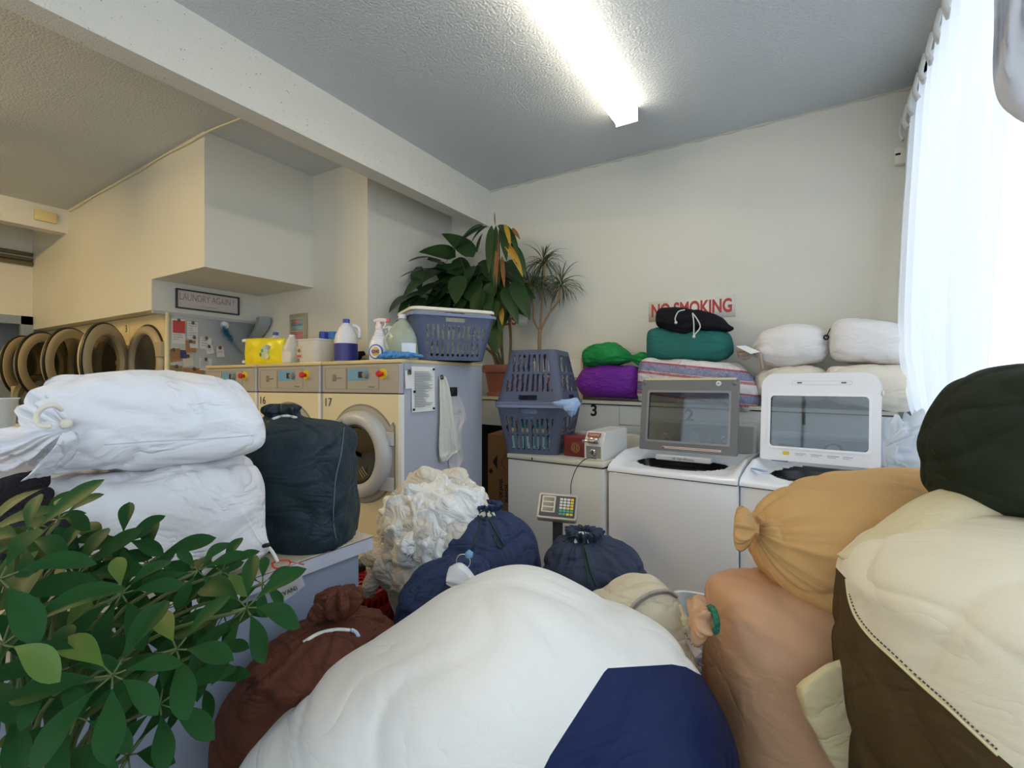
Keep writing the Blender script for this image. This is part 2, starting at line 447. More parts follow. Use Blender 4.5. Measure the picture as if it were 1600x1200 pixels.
tube_light((-4.75, -1.9, 3.155), 2.4, 'twin tube fluorescent light on the ceiling between the two beams', TUBE_L, (1, .70, .30, 1))

# ---------------------------------------------------------------- fittings
t = thing('motion_sensor', 'small white motion sensor high on the back wall beside the curtain', 'sensor', PY(1405, 262, YB))
c = PY(1407, 246, YB); bm = NB(); box(bm, c.x-.035, YB-.045, c.z-.055, c.x+.03, YB, c.z+.055, bev=.012)
wpart('housing', bm, mat('sensor white', 'DAD6C8', rough=.4), t, smooth=True)
wpart('lens', bx(c.x-.03, YB-.047, c.z, c.x-.005, YB-.044, c.z+.012), mat('black plastic', '111111', rough=.3), t)
a = PX(53, 330, -6.24); b = PX(87, 350, -6.24)
solo('junction_box', bx(-6.24, a.y, 2.945, -6.205, b.y, 3.045, bev=.006), mat('ivory plastic', 'D8C88F', rough=.4), 'ivory rectangular cover plate on the side of the far ceiling beam', 'cover plate')
bm = NB(); lathe(bm, [(0, -.035), (.10, -.033), (.13, -.02), (.135, 0)], 32, Matrix.Translation((-2.83, 1.83, H)) @ Matrix.Rotation(R(0), 4, 'Z'), squash=(.8, 1.3))
solo('ceiling_plate', bm, CREAM, 'oval cream cover plate on the ceiling against the beam', 'cover plate')
bm = NB(); rnd = random.Random(1)
tube(bm, [(-2.86, 1.83, 3.17), (-3.2, 1.85, 3.175), (-3.6, 1.822, 3.17)]+[(-3.9-.25*i, 1.826, 3.175-.0*i-(max(0, (.2+.25*i))*.036)+rnd.uniform(-.01, .006)) for i in range(10)], .006, n=6)
solo('ceiling_cable', bm, CREAM, 'thin painted cable clipped along the top of the cream bulkhead', 'cable')
bm = NB(); pm = mat('old pipe', '8C8468', rough=.45, metal=.3)
t = thing('wall_pipes', 'bundle of thin old pipes on the wall below the far beam', 'pipes', (XL+.02, 1.4, 2.72))
for i, (z, r_) in enumerate(((2.80, .022), (2.745, .018), (2.70, .026))):
    bm = NB(); tube(bm, [(XL+.03, -1.0, z), (XL+.03, 1.83, z)], r_, n=10, smooth=False); wpart('pipe', bm, pm, t)

# ---------------------------------------------------------------- signs
RED = mat('red lettering', 'B3352A', rough=.5); INK = mat('black print', '1B1B1D', rough=.5)
SIGNW = mat('sign white', 'E4E1D6', rough=.4)
def sign(label, w, h, c, s, size, cat='sign'):
    t = thing('wall_sign', label, cat, (c.x, YB-.001, c.z-h/2))
    wpart('board', bx(c.x-w/2, YB-.006, c.z-h/2, c.x+w/2, YB-.0005, c.z+h/2), SIGNW, t)
    o = text(s, size, frame((0, -.006, h/2-.0), (1, 0, 0)), RED, 'lettering', t, bold=.004)
    ws = max(v.co.x for v in o.data.vertices)-min(v.co.x for v in o.data.vertices); o.data.transform(Matrix.Scale(min(1, w*.93/ws), 4, (1, 0, 0)))
    return t
a = PY(1014, 480, YB); b = PY(1149, 488, YB); c = (a+b)/2; c.z = (PY(1014, 497, YB).z+PY(1148, 467, YB).z)/2
t_ns = sign('white NO SMOKING sign with red letters behind the black bag', b.x-a.x, .155, c, 'NO SMOKING', .135)
c = PY(790, 502, YB)
sign('white sign with red letters mostly hidden behind the leafy plant', .62, .10, Vector((c.x-.08, 0, c.z)), 'HANDS', .12)
# LAUNDRY AGAIN ! on the alcove side
t = thing('framed_sign', 'framed LAUNDRY AGAIN ! sign with dark frame above the notes', 'sign', (-4.47, 2.2, 2.0))
a = PX(274, 455, -4.475); b = PX(373, 470, -4.475); z0, z1 = 2.035, 2.185
M = frame((-4.479, (a.y+b.y)/2, (z0+z1)/2), (0, 1, 0)); w = b.y-a.y; h = .165
bm = NB(); plate(bm, rrect(w, h, .002, 1), .02, M, rrect(w-.024, h-.024, .002, 1)); wpart('picture_frame', bm, mat('dark frame', '3A3A3E', rough=.4), t, smooth=False)
bm = NB(); plate(bm, rrect(w-.024, h-.024, .002, 1), .008, M); wpart('panel', bm, mat('pale linen print', 'C9BFB8', rough=.6, var=.05, vscale=40), t, smooth=False)
LG = mat('mauve lettering', '8F7E88', rough=.6)
bm = None
for s, sz, yy, mm in (('LAUNDRY AGAIN !', .083, .018, LG), ('a never ending job', .018, -.045, mat('olive print', '9B9468', rough=.6))):
    o = text(s, sz, frame((0, 0, 0), (1, 0, 0)), mm, 'lettering', t)
    ws = max(v.co.x for v in o.data.vertices)-min(v.co.x for v in o.data.vertices)
    o.data.transform(Matrix.Scale(min(1.2, (w-.08)/ws), 4, (1, 0, 0)) if sz > .05 else Matrix.Identity(4))
    o.data.transform(Matrix.Translation((-.009+.0, 0, 0)))
    Mo = Matrix.Translation(-t.location) @ frame((-4.471, (a.y+b.y)/2, (z0+z1)/2+yy), (0, 1, 0)) @ frame((0, 0, 0), (1, 0, 0)).inverted()
    o.data.transform(Mo)

# ---------------------------------------------------------------- ledge with utility boxing behind the top-loaders
PAN = mat('white laminate', 'D6D4CC', rough=.35, var=.03); GAP = mat('dark gap', '1A1917', rough=.8)
t = thing('service_ledge', 'long white boxed ledge along the back wall carrying the bags', 'ledge', (-1.3, 3.6, 0))
XA, XB = -3.0, .40
def lz(x): return 1.306-(x-XA)/(XB-XA)*.058
def slab(x0, x1, y0, y1, dz0, dz1):
    bm = NB(); v = []
    for x in (x0, x1):
        for y in (y0, y1):
            v += [bm.verts.new((x, y, lz(x)+dz0)), bm.verts.new((x, y, lz(x)+dz1))]
    for f in ((0, 1, 3, 2), (4, 6, 7, 5), (0, 4, 5, 1), (2, 3, 7, 6), (1, 5, 7, 3), (0, 2, 6, 4)): bm.faces.new([v[i] for i in f])
    return bm
wpart('ledge_top', slab(XA, XB+.01, 3.385, YB-.002, -.022, 0), mat('ledge cream', 'C9C5B2', rough=.4), t, smooth=False)
wpart('top_seam', slab(XA, XB, 3.398, 3.7, -.03, -.022), GAP, t, smooth=False)
XS = PY(968, 640, 3.4).x
wpart('front_panel', slab(XA, XS-.003, 3.40, 3.42, -.235, -.03), PAN, t, smooth=False)
wpart('front_panel', slab(XS, XB, 3.40, 3.42, -.165, -.03), PAN, t, smooth=False)
wpart('lower_panel', slab(XS, XB, 3.402, 3.42, -.28, -.168), PAN, t, smooth=False)
wpart('end_panel', slab(XB-.02, XB, 3.42, YB-.01, -1.2, -.03), PAN, t, smooth=False)
wpart('shade_board', slab(XA, XB, 3.70, 3.72, -1.22, -.2), mat('shadow board', '34322E', rough=.8), t, smooth=False)  # added dark sheet stands for the shade under the ledge
for px in (1172, ):
    for py in (680, 688):
        p = PY(px, py, 3.4); bm = NB(); lathe(bm, [(0, .004), (.008, .003), (.009, 0)], 12, frame((p.x, 3.402, p.z), (1, 0, 0))); wpart('screw', bm, ALU, t)
for px, py, s in ((928, 642, '3'), (1077, 650, '2'), (1256, 654, '1')):
    p = PY(px, py, 3.4)
    o = text(s, .115, frame(Vector((p.x, 3.399, p.z))-t.location, (1, 0, 0)), INK, 'number', t, bold=.003)

# ---------------------------------------------------------------- front-loading washer-extractors 15, 16, 17
GREIGE = mat('greige control panel', 'AAA294', rough=.35); MCREAM = mat('machine cream', 'E0D3AE', rough=.35, var=.02)
SIDE = mat('grey blue side panel', 'B0B4C0', rough=.3, var=.03); TOPC = mat('worn cream top', 'CDBB8B', rough=.35, var=.1, vscale=9)
BLUE = mat('light blue panel', '6F9FBE', rough=.35); DARK = mat('dark display', '3A3430', rough=.15)
YEL = mat('yellow plastic', 'E3C31E', rough=.35); REDP = mat('red plastic', 'C8281E', rough=.3)
RINGG = mat('door ring grey', 'B9B8B6', rough=.3); BLK = mat('black rubber', '14120F', rough=.5)
STEEL = mat('steel', 'B5B3AC', rough=.22, metal=.9); CHR = mat('chrome', 'D8D8D6', rough=.12, metal=1)
DGL = glass('smoked door glass', '3A3A34', .82)
MW, MH, MD, MY = .66, 1.537, .765, 1.96
def extractor(num, label, x0):
    t = thing('washing_machine', label, 'washing machine', (x0+MW/2, MY, 0), 0, 'front-loading washer-extractors in a row')
    w = MW/2
    obj('cabinet', bx(-w, .012, 0, w, MD, MH-.02, bev=.004), SIDE, t)
    obj('top_panel', bx(-w-.002, -.004, MH-.022, w+.004, MD+.004, MH, bev=.006), TOPC, t, True, 40)
    M = frame((0, 0, 0), (1, 0, 0))
    # control panel
    z0 = MH-.188
    cp = obj('control_panel', bx(-w+.004, -.002, z0, w-.024, .02, MH-.026, bev=.003), GREIGE, t)
    obj('corner_strip', bx(w-.022, .0, z0, w, .02, MH-.026), SIDE, t)
    ln = mat('engraved line', '857E72', rough=.5)
    bm = NB()
    for (xa, xb) in ((-w+.03, -.11), (-.105, .16)):
        plate(bm, rrect(xb-xa, .125, .003, 1, (xa+xb)/2, z0+.083), .0015, M, rrect(xb-xa-.004, .121, .003, 1, (xa+xb)/2, z0+.083), z0=.002)
    obj('panel_outline', bm, ln, cp)
    bm = NB()
    for i in range(2):
        for j in range(2): plate(bm, rrect(.014, .018, .003, 2, -.225+i*.018, z0+.075+j*.022), .001, M, rrect(.009, .013, .002, 2, -.225+i*.018, z0+.075+j*.022), z0=.002)
    obj('emblem', bm, mat('dark print', '4A4640', rough=.5), cp)
    text('Electrolux', .014, Matrix.Translation((-.178, -.003, z0+.086)) @ frame((0, 0, 0), (1, 0, 0)), mat('faint print', '8F897F', rough=.5), 'wordmark', cp)
    text('Wascator', .012, Matrix.Translation((.10, -.003, z0+.035)) @ frame((0, 0, 0), (1, 0, 0)), mat('faint print', '8F897F', rough=.5), 'wordmark', cp)
    bm = NB(); plate(bm, rrect(.17, .066, .004, 2, -.01, z0+.105), .002, M, z0=.002); obj('display_panel', bm, BLUE, cp)
    bm = NB(); plate(bm, rrect(.038, .036, .002, 1, .012, z0+.104), .003, M, z0=.002); obj('display', bm, DARK, cp)
    kb = obj('dial', (lambda b: (lathe(b, [(0, .02), (.017, .018), (.022, .004), (.023, 0)], 28, frame((.058, -.002, z0+.104), (1, 0, 0))), b)[1])(NB()), mat('dial grey', '7F857F', rough=.3), cp, True, 40)
    st = obj('stop_plate', (lambda b: (lathe(b, [(0, .006), (.028, .006), (.03, 0)], 28, frame((.193, -.002, z0+.107), (1, 0, 0))), b)[1])(NB()), YEL, cp, True, 40)
    obj('stop_button', (lambda b: (lathe(b, [(0, .044), (.014, .043), (.018, .038), (.018, .026), (.011, .024), (.011, .006)], 24, frame((.193, -.002, z0+.107), (1, 0, 0))), b)[1])(NB()), REDP, st, True, 40)
    obj('panel_seam', bx(-w, .002, z0-.006, w, .02, z0), GAP, t)
    # cream front with the door recess
    cz = 1.0; cxx = .02
    obj('front_panel', bx(-w+.003, 0, .1, w-.022, .02, z0-.006, bev=.003), MCREAM, t)
    obj('front_edge', bx(w-.022, -.002, .1, w+.001, .02, z0-.006), mat('white edge', 'E8E8E4', rough=.4), t)
    bm = NB(); pts = []
    for i in range(49):
        a = R(35+290*i/48); pts.append((cxx+.285*math.cos(a), cz+.285*math.sin(a)))
    pts += [(cxx+.255, cz-.19), (cxx+.265, cz-.17), (cxx+.265, cz+.17), (cxx+.25, cz+.19)]
    plate(bm, pts, .004, M, z0=.0); obj('recess_shade_line', bm, mat('recess shade', '8A8374', rough=.4), t)  # darker greige outline paints the shade at the recess edge
    bm = NB(); p2 = [(cxx+(x-cxx)*.965, cz+(y-cz)*.965) for x, y in pts]; plate(bm, p2, .006, M); obj('recess_plate', bm, GREIGE, t)
    obj('hinge_block', bx(cxx+.16, -.022, cz+.06, cxx+.262, -.004, cz+.135, bev=.004), RINGG, t); obj('hinge_block', bx(cxx+.16, -.022, cz-.19, cxx+.262, -.004, cz-.115, bev=.004), RINGG, t)
    # door
    yc = -.035
    D = frame((cxx, yc, cz), (1, 0, 0))
    bm = NB(); lathe(bm, [(.168, -.03), (.168, .012), (.178, .03), (.205, .036), (.235, .026), (.247, .004), (.247, -.03)], 64, D)
    d = obj('door', bm, RINGG, t, True, 50)
    bm = NB(); lathe(bm, [(.150, -.02), (.150, .006), (.160, .016), (.170, .014), (.170, -.02)], 64, D); obj('door_gasket', bm, BLK, d, True, 50)
    bm = NB(); lathe(bm, [(0, -.02), (.08, -.016), (.152, 0)], 48, D); obj('door_glass', bm, DGL, d, True)
    bm = NB(); plate(bm, [(.036*math.cos(a)-.0, .013*math.sin(a)) for a in [2*math.pi*i/28 for i in range(28)]], .002, frame((cxx-.105, yc-.033, cz+.178), (1, 0, .42), (-.42, 0, 1)), [(.034*math.cos(a), .0115*math.sin(a)) for a in [2*math.pi*i/28 for i in range(28)]])
    obj('badge_outline', bm, mat('dark print', '4A4640', rough=.5), d)
    text('Electrolux', .013, frame((cxx-.105, yc-.037, cz+.178), (1, 0, .42), (-.42, 0, 1)), mat('dark print', '4A4640', rough=.5), 'wordmark', d)
    bm = NB(); lathe(bm, [(0, .008), (.10, .0082), (.165, .010)], 40, frame((cxx, .0, cz), (1, 0, 0))); o = obj('drum', bm, mat('dark drum shade', '24231F', rough=.3), t, True)  # flat dark disc stands in for the shade inside the drum
    bm = NB()
    for i in range(3): tube(bm, [(cxx+.02+i*.012, -.04, cz-.09+i*.012), (cxx+.05+i*.012, -.03, cz-.135+i*.012), (cxx+.085+i*.01, -.03, cz-.125+i*.01)], .0025, n=6)
    obj('drum_wire', bm, mat('brass wire', 'A79A6C', rough=.3, metal=.6), t)
    if num: text(num, .075, Matrix.Translation((-w+.055, -.003, z0-.062)) @ frame((0, 0, 0), (1, 0, 0)), INK, 'number', t, bold=-.001)
    return t
x17 = -2.557
t17 = extractor('17', 'front-loading washing machine numbered 17 with papers on its grey side', x17)
t16 = extractor('16', 'front-loading washing machine numbered 16 between two others of its kind', x17-.675)
t15 = extractor('', 'front-loading washing machine beside the dryer panel, mostly behind the white sack', x17-1.35)

# things held on the side of machine 17 (plane X = -1.897)
SX = x17+MW; CLIP = mat('steel clip', '6A655E', rough=.3, metal=.8)
PAPER = mat('paper', 'E6E4DF', rough=.7, bump=.1, bscale=30)
def sheet(w, h, curl=.004, nx=8, ny=10, seed=0, sag=0):
    """hanging paper in local x (width), z (down from 0), y out towards the viewer is -y"""
    bm = NB(); g = []
    for j in range(ny+1):
        for i in range(nx+1):
            u, v = i/nx, j/ny
            g.append(bm.verts.new(((u-.5)*w, -.002-curl*(v**2)-curl*.6*abs(noise.noise(Vector((u*2, v*2, seed)))), -v*h)))
    for j in range(ny):
        for i in range(nx):
            a = j*(nx+1)+i; bm.faces.new([g[a], g[a+1], g[a+nx+2], g[a+nx+1]])
    r = bmesh.ops.extrude_face_region(bm, geom=bm.faces[:]); bmesh.ops.translate(bm, verts=[v for v in r['geom'] if isinstance(v, bmesh.types.BMVert)], vec=(0, .0006, 0))
    return bm
def clip(parent, x, z, s=1.0, name='clip'):
    bm = NB(); lathe(bm, [(0, .012), (.010, .011), (.012, .006), (.008, 0)], 16, frame((x, -.002, z), (1, 0, 0)))
    box(bm, x-.009, -.016, z-.018, x+.009, -.004, z-.004, bev=.002)
    o = obj(name, bm, CLIP, parent, True, 40); o.scale = (1, 1, 1); return o
def note(name, label, p, w, h, m, rz, tilt=0, lines=0, group=None, cat='paper', withclip=True, seed=0, body='sheet', cm=None, curl=.004):
    t = thing(name, label, cat, p, rz, group)
    o = obj(body, sheet(w, h, curl, seed=seed), m, t, True, 40); o.rotation_euler = (0, tilt, 0)
    if lines:
        bm = NB(); rnd = random.Random(seed)
        for k in range(lines):
            z = -h*(.12+.8*k/lines); l = w*rnd.uniform(.35, .8); x = -w*.4
            box(bm, x, -.0085-curl*.9, z, x+l, -.0035-curl*(1-.0), z+min(.003, h*.02))
        q = obj('printed_lines', bm, cm or mat('grey print', '77757A', rough=.6), t); q.rotation_euler = (0, tilt, 0)
    if withclip: clip(t, 0, -.004)
    return t
rz = R(90)
def on_side(px, py): return PX(px, py, SX+.002)
p = on_side(661, 573); t = note('notice', 'printed notice sheet held by magnets on the grey side of machine 17', p, .20, .36, PAPER, rz, lines=22, withclip=False, seed=5, cat='notice')
h_ = p.z-on_side(661, 643).z; a_ = on_side(642, 600).y; b_ = on_side(678, 600).y
t.children[0].scale = ((b_-a_)/.20, 1, h_/.36); t.children[1].scale = t.children[0].scale
for (px, py) in ((676, 577), (646, 612), (645, 640), (676, 638)):
    q = on_side(px, py)-p; bm = NB(); lathe(bm, [(0, .009), (.006, .008), (.007, 0)], 12, frame((q.y, -.006, q.z), (1, 0, 0))); obj('magnet', bm, BLK, t, True)
q = on_side(638, 579); note('paper_tag', 'small torn white tag clipped left of the notice on machine 17', q, .055, .10, PAPER, rz, seed=9, cat='tag')
# towels hanging from clips
def hang_cloth(name, label, pts_w, m, x, seed=0, rz=rz, n=40, amp=.012, group=None, cat='cloth', k=7):
    """pts_w: rows of (z, y-left, y-right) in room coordinates, hanging on the plane X = x, folds towards +X"""
    bm = NB(); mm = 60; g = []
    zs = [Vector(r) for r in pts_w]
    for i in range(mm+1):
        c = crom(zs, i*(len(zs)-1)/mm)
        for j in range(n+1):
            u = j/n; y = c.y+(c.z-c.y)*u; wid = abs(c.z-c.y)
            d = amp*(.6+.4*i/mm)*(1+math.sin(u*k*2+seed+1.2*i/mm)+.5*math.sin(u*k*4.3+seed*2))*min(1, .35+wid/.15)
            d += .004*noise.noise(Vector((u*3, i/mm*4, seed)))
            g.append(bm.verts.new((x+.004+max(0, d), y, c.x+.01*noise.noise(Vector((u*3, seed, i/mm*2)))*i/mm)))
    for i in range(mm):
        for j in range(n):
            a = i*(n+1)+j; bm.faces.new([g[a], g[a+1], g[a+n+2], g[a+n+1]])
    r = bmesh.ops.extrude_face_region(bm, geom=bm.faces[:]); bmesh.ops.translate(bm, verts=[v for v in r['geom'] if isinstance(v, bmesh.types.BMVert)], vec=(-.0015, 0, 0))
    c0 = pts_w[0]
    t = thing(name, label, cat, (x, (c0[1]+c0[2])/2, c0[0]), rz, group)
    wpart('cloth', bm, m, t)
    clip(t, 0, -.002); return t
RAG = cloth('off white towelling', 'D9D7CB', fold=.25)
rows = [(588, 684, 694), (610, 683, 700), (650, 683, 706), (690, 681, 713), (706, 681, 716), (712, 683, 704), (721, 686, 696)]
hang_cloth('hanging_rag', 'off-white rag hanging from a clip on the grey side of machine 17', [(on_side((a+b)/2, y).z, on_side(a, y).y, on_side(b, y).y) for y, a, b in rows], RAG, SX, 1, cat='rag')
rows = [(612, 702, 712), (630, 704, 722), (655, 706, 728), (672, 702, 722), (700, 702, 722), (720, 700, 724), (733, 703, 716)]
hang_cloth('hanging_rag', 'thin grey-white rag with black clip hanging behind the off-white rag', [(on_side((a+b)/2, y).z, on_side(a, y).y, on_side(b, y).y) for y, a, b in rows], cloth('greyish net', 'C6C3C4', fold=.3), SX, 2.4, amp=.007, cat='rag')
q = on_side(707, 612)
solo('binder_clip', bx(SX+.001, q.y-.03, q.z-.028, SX+.022, q.y+.028, q.z+.028, bev=.006), BLK, 'large black binder clip above the thin grey-white rag', 'clip')

# ---------------------------------------------------------------- wall of dryers, doors swung open
DB = mat('dryer door beige', 'A99B7C', rough=.35); DPAN = mat('dryer panel cream', 'D8C89B', rough=.4, var=.05, vscale=5)
DGLS = glass('dryer door glass', '8D8C7C', .86); DSIDE = mat('dryer side grey', 'A3AAAF', rough=.45, var=.06, vscale=6)
def dryer(label, x1, w=.69, ang=47, low=0, hp=0, tags=()):
    """x1 right edge, hinge on the left; top door open by ang"""
    t = thing('tumble_dryer', label, 'tumble dryer', (x1-w/2, 1.95, 0), 0, 'stacked tumble dryers in the wall')
    hw = w/2; cz = 1.585; r = .30
    fp = NB(); box(fp, -hw+.003, 0, .05, hw-.003, .02, 1.985)
    obj('front_panel', fp, DPAN, t)
    obj('cabinet', bx(-hw, .02, 0, hw, .78, 1.985), DSIDE, t)
    M = frame((0, 0, cz), (1, 0, 0))
    bm = NB(); lathe(bm, [(.235, -.0), (.235, .03), (.25, .045), (.285, .045), (.305, .03), (.31, 0)], 56, M); o = obj('opening_rim', bm, DB, t, True, 50)
    bm = NB(); lathe(bm, [(.308, 0), (.322, .0), (.322, .012), (.308, .012)], 56, M); obj('rim_gasket', bm, BLK, o, True, 50)  # black rubber gasket ring around the opening rim
    bm = NB(); lathe(bm, [(0, .006), (.20, .006), (.238, .004)], 48, M); obj('drum_opening', bm, mat('dark drum', '3C3B33', rough=.35), o, True)
    bm = NB()
    for k in range(4): tube(bm, [(-.1, -.012, cz-.10-.02*k), (0, -.012, cz-.11-.02*k), (.1, -.012, cz-.10-.02*k)], .002, n=5)
    obj('drum_rib', bm, mat('drum rib', '6A685C', rough=.4), o)
    obj('latch_plate', bx(.25, -.05, cz+.035, hw-.01, -.0, cz+.16, bev=.006), DB, t)
    obj('latch_slot', bx(.285, -.012, cz-.20, .30, -.0, cz+.03), BLK, t)
    # the door: hinge at left
    hx = -hw+.02; th = R(-ang)
    Hm = Matrix.Translation((hx, -.03, cz)) @ Matrix.Rotation(th, 4, 'Z') @ Matrix.Translation((r+.015, 0, 0)) @ frame((0, 0, 0), (1, 0, 0))
    bm = NB(); lathe(bm, [(.225, -.03), (.215, .0), (.225, .03), (.255, .035), (.29, .03), (.305, .008), (.305, -.02), (.285, -.035), (.225, -.03)], 64, Hm)
    d = obj('door', bm, DB, t, True, 50)
    bm = NB(); lathe(bm, [(.305, -.016), (.318, -.014), (.318, .002), (.305, .004)], 64, Hm); obj('door_gasket', bm, BLK, d, True, 50)
    bm = NB(); lathe(bm, [(0, .03), (.1, .022), (.222, 0)], 48, Hm); obj('door_glass', bm, DGLS, d, True)
    bm = NB(); box(bm, -.035, -.07, -.02, .035, .07, .02, M=Matrix.Translation((hx, -.03, cz)) @ Matrix.Rotation(th, 4, 'Z')); obj('hinge', bm, DB, d)
    # lower door, closed
    M2 = frame((0, 0, .72), (1, 0, 0)); bm = NB(); lathe(bm, [(.22, -.0), (.22, .03), (.25, .045), (.285, .045), (.305, .03), (.31, 0)], 48, M2); l = obj('lower_door', bm, DB, t, True, 50)
    bm = NB(); lathe(bm, [(0, .02), (.225, .02)], 40, M2); obj('lower_glass', bm, mat('dark glass', '15181B', rough=.1), l, True)
    return t
dr1 = dryer('tumble dryer nearest the note-covered side panel, door swung open', -4.48)
dr2 = dryer('open-door tumble dryer second from the note-covered side panel', -5.17, ang=50)
dr3 = dryer('open-door tumble dryer third from the note-covered side panel', -5.86, ang=50)
dr4 = dryer('open-door tumble dryer at the far left end of the dryer wall', -6.55, ang=44)
for px, s, t in ((197, '3', dr1), (257, '1', dr1)):
    p = PY(px, 514 if px < 200 else 503, 1.949); text(s, .09, Matrix.Translation(-t.location) @ frame(p, (1, 0, 0)), INK, 'number', t)
# chrome porthole at the lower left
c = P(54, 621, 4.75)
t = thing('porthole_door', 'round chrome-rimmed porthole door low at the far left of the dryers', 'dryer door', (c.x, c.y+.03, c.z-.25), R(38))
M = frame((0, 0, .25), (1, 0, 0))
bm = NB(); lathe(bm, [(.15, -.06), (.17, .02), (.205, .03), (.215, .02), (.215, -.06)], 48, M); obj('rim', bm, mat('brassy steel', '9D9478', rough=.2, metal=.8), t, True, 40)
bm = NB(); lathe(bm, [(.212, -.05), (.226, -.04), (.226, -.02), (.212, -.01)], 48, M); obj('gasket', bm, BLK, t, True, 40)
bm = NB(); lathe(bm, [(0, .0), (.165, -.01)], 40, M); obj('glass', bm, DGLS, t)
bm = NB(); box(bm, -.26, .02, .1, -.16, .12, .36); obj('hinge_arm', bm, DB, t)
# side panel of the last dryer carries the notes
t = thing('side_panel', 'grey enamel side panel of the dryer bank covered in clipped notes', 'panel', (-4.475, 2.33, 0))
wpart('panel', bx(-4.4795, 1.96, 0, -4.470, 2.728, 1.963), DSIDE, t)
wpart('corner_post', bx(-4.49, 1.93, 0, -4.462, 1.962, 1.985), mat('dryer corner cream', 'D9D0AE', rough=.4), t)
NX = -4.468
KR = mat('brown card', 'A9794A', rough=.7, var=.06); WH = mat('note paper', 'D5D3CC', rough=.7)
def nt(label, x0, y0, x1, y1, m, tilt=0, lines=0, name='paper_note', cat='note', group=None, seed=0, clipit=True):
    a = PX((x0+x1)/2, y0, NX); w = PX(x1, y0, NX).y-PX(x0, y0, NX).y; h = a.z-PX((x0+x1)/2, y1, NX).z
    return note(name, label, Vector((NX+.001*(seed % 5), a.y, a.z)), w, h, m, rz, R(tilt), lines, group, cat, clipit, seed)
nn = nt('tall notice with a red upper half at the corner of the note panel', 268, 499, 289, 537, WH, 0, 9, 'notice', 'notice', seed=1)
a = PX(278, 501, NX); w = PX(288, 501, NX).y-PX(269.5, 501, NX).y; h = a.z-PX(278, 520, NX).z
obj('red_block', bx(-w/2, -.016, -h-.012, w/2, -.008, -.012), mat('red block', 'B8403A', rough=.6), nn)
nt('white slip with a few handwritten figures beside the red notice', 292, 503, 309, 530, WH, 1, 6, seed=2)
nt('white slip hanging behind the upper brown tag', 296, 526, 309, 544, WH, 0, 3, seed=3)
nt('square brown card tag clipped under the white figures slip', 289, 532, 305, 551, KR, -2, 2, 'card_tag', 'tag', seed=4)
nt('large tilted brown card tag clipped at the corner post', 260, 545, 281, 565, KR, -10, 3, 'card_tag', 'tag', seed=5)
nt('small cream note clipped below the square brown tag', 285, 555, 301, 572, mat('cream note', 'D2CDB6', rough=.7), -6, 1, seed=6)
nt('dark purple label half hidden behind the brown tags', 281, 547, 291, 560, mat('purple label', '3D3A66', rough=.5), 0, 0, seed=7, clipit=False)
nt('brown card lowest under the large tilted tag', 265, 571, 285, 583, mat('mottled brown card', 'A5895B', rough=.7, var=.25, vscale=60), 3, 2, 'card_tag', 'tag', seed=8)
nt('wide orange-brown card at the bottom row of the notes', 286, 575, 319, 585, KR, 1, 0, 'card_tag', 'tag', seed=9)
nt('tall white list tilted in the middle of the note panel', 313, 527, 331, 546, WH, 6, 4, seed=10)
nt('small white slip clipped over the tilted white list', 320, 540, 332, 553, WH, -10, 2, seed=11)
nt('stack of white receipts bundled on a round hook', 311, 560, 331, 579, WH, 3, 5, seed=12)
nt('small pink-white ticket on a round magnet beside the receipts', 337, 542, 349, 558, mat('pinkish paper', 'CDC3BF', rough=.7), -4, 2, seed=13)
# cleaning brush on a suction hook
a = PX(351, 508, NX); t = thing('cleaning_brush', 'blue bristle brush hanging from a round white hook on the note panel', 'brush', a, rz)
bm = NB(); lathe(bm, [(0, .008), (.02, .02), (.035, .004), (.036, 0)], 24, frame((0, -.002, 0), (1, 0, 0))); obj('suction_hook', bm, mat('clear white plastic', 'D4D8DA', rough=.2), t, True)
bm = NB(); q0 = PX(346, 513, NX)-a; q1 = PX(360, 532, NX)-a
rnd = random.Random(4)
for k in range(420):
    u = rnd.random(); c = Vector((q0.y+(q1.y-q0.y)*u, -.03, q0.z+(q1.z-q0.z)*u)); d = Vector((rnd.gauss(0, 1), rnd.gauss(-.3, .7), rnd.gauss(0, 1))).normalized()*rnd.uniform(.03, .05)*(1.15-.5*u)
    s = d.cross(Vector((0, 0, 1))).normalized()*.0018; quad(bm, c-s, c+s, c+d+s*.4, c+d-s*.4)
obj('bristles', bm, mat('blue bristle', '2E7C99', rough=.5, var=.3, vscale=90), t)
q2 = PX(378, 552, NX)-a
bm = NB(); tube(bm, [(q0.y, -.025, q0.z), (q1.y, -.025, q1.z), (q2.y, -.02, q2.z)], .006, n=8); obj('handle', bm, mat('grey handle', '7A8387', rough=.4), t, True)
# curved grey hood on the back wall of the alcove
bm = NB(); pts = [PY(x, y, 2.66) for x, y in ((410, 496), (409, 508), (402, 520), (393, 532), (388, 542))]
g0 = None
for p_ in [crom(pts, i*4/16) for i in range(17)]:
    ring = [bm.verts.new(p_+Vector((dx, dy, 0))) for dx, dy in ((-.07, -.02), (.05, -.06), (.06, .04), (-.06, .06))]
    if g0:
        for k in range(4): bm.faces.new([g0[k], g0[(k+1) % 4], ring[(k+1) % 4], ring[k]])
    else: bm.faces.new(ring)
    g0 = ring
bm.faces.new(g0)
solo('exhaust_duct', bm, mat('duct grey', '8F999E', rough=.4), 'curved grey duct in the alcove corner behind the yellow pouch', 'duct', auto=40)
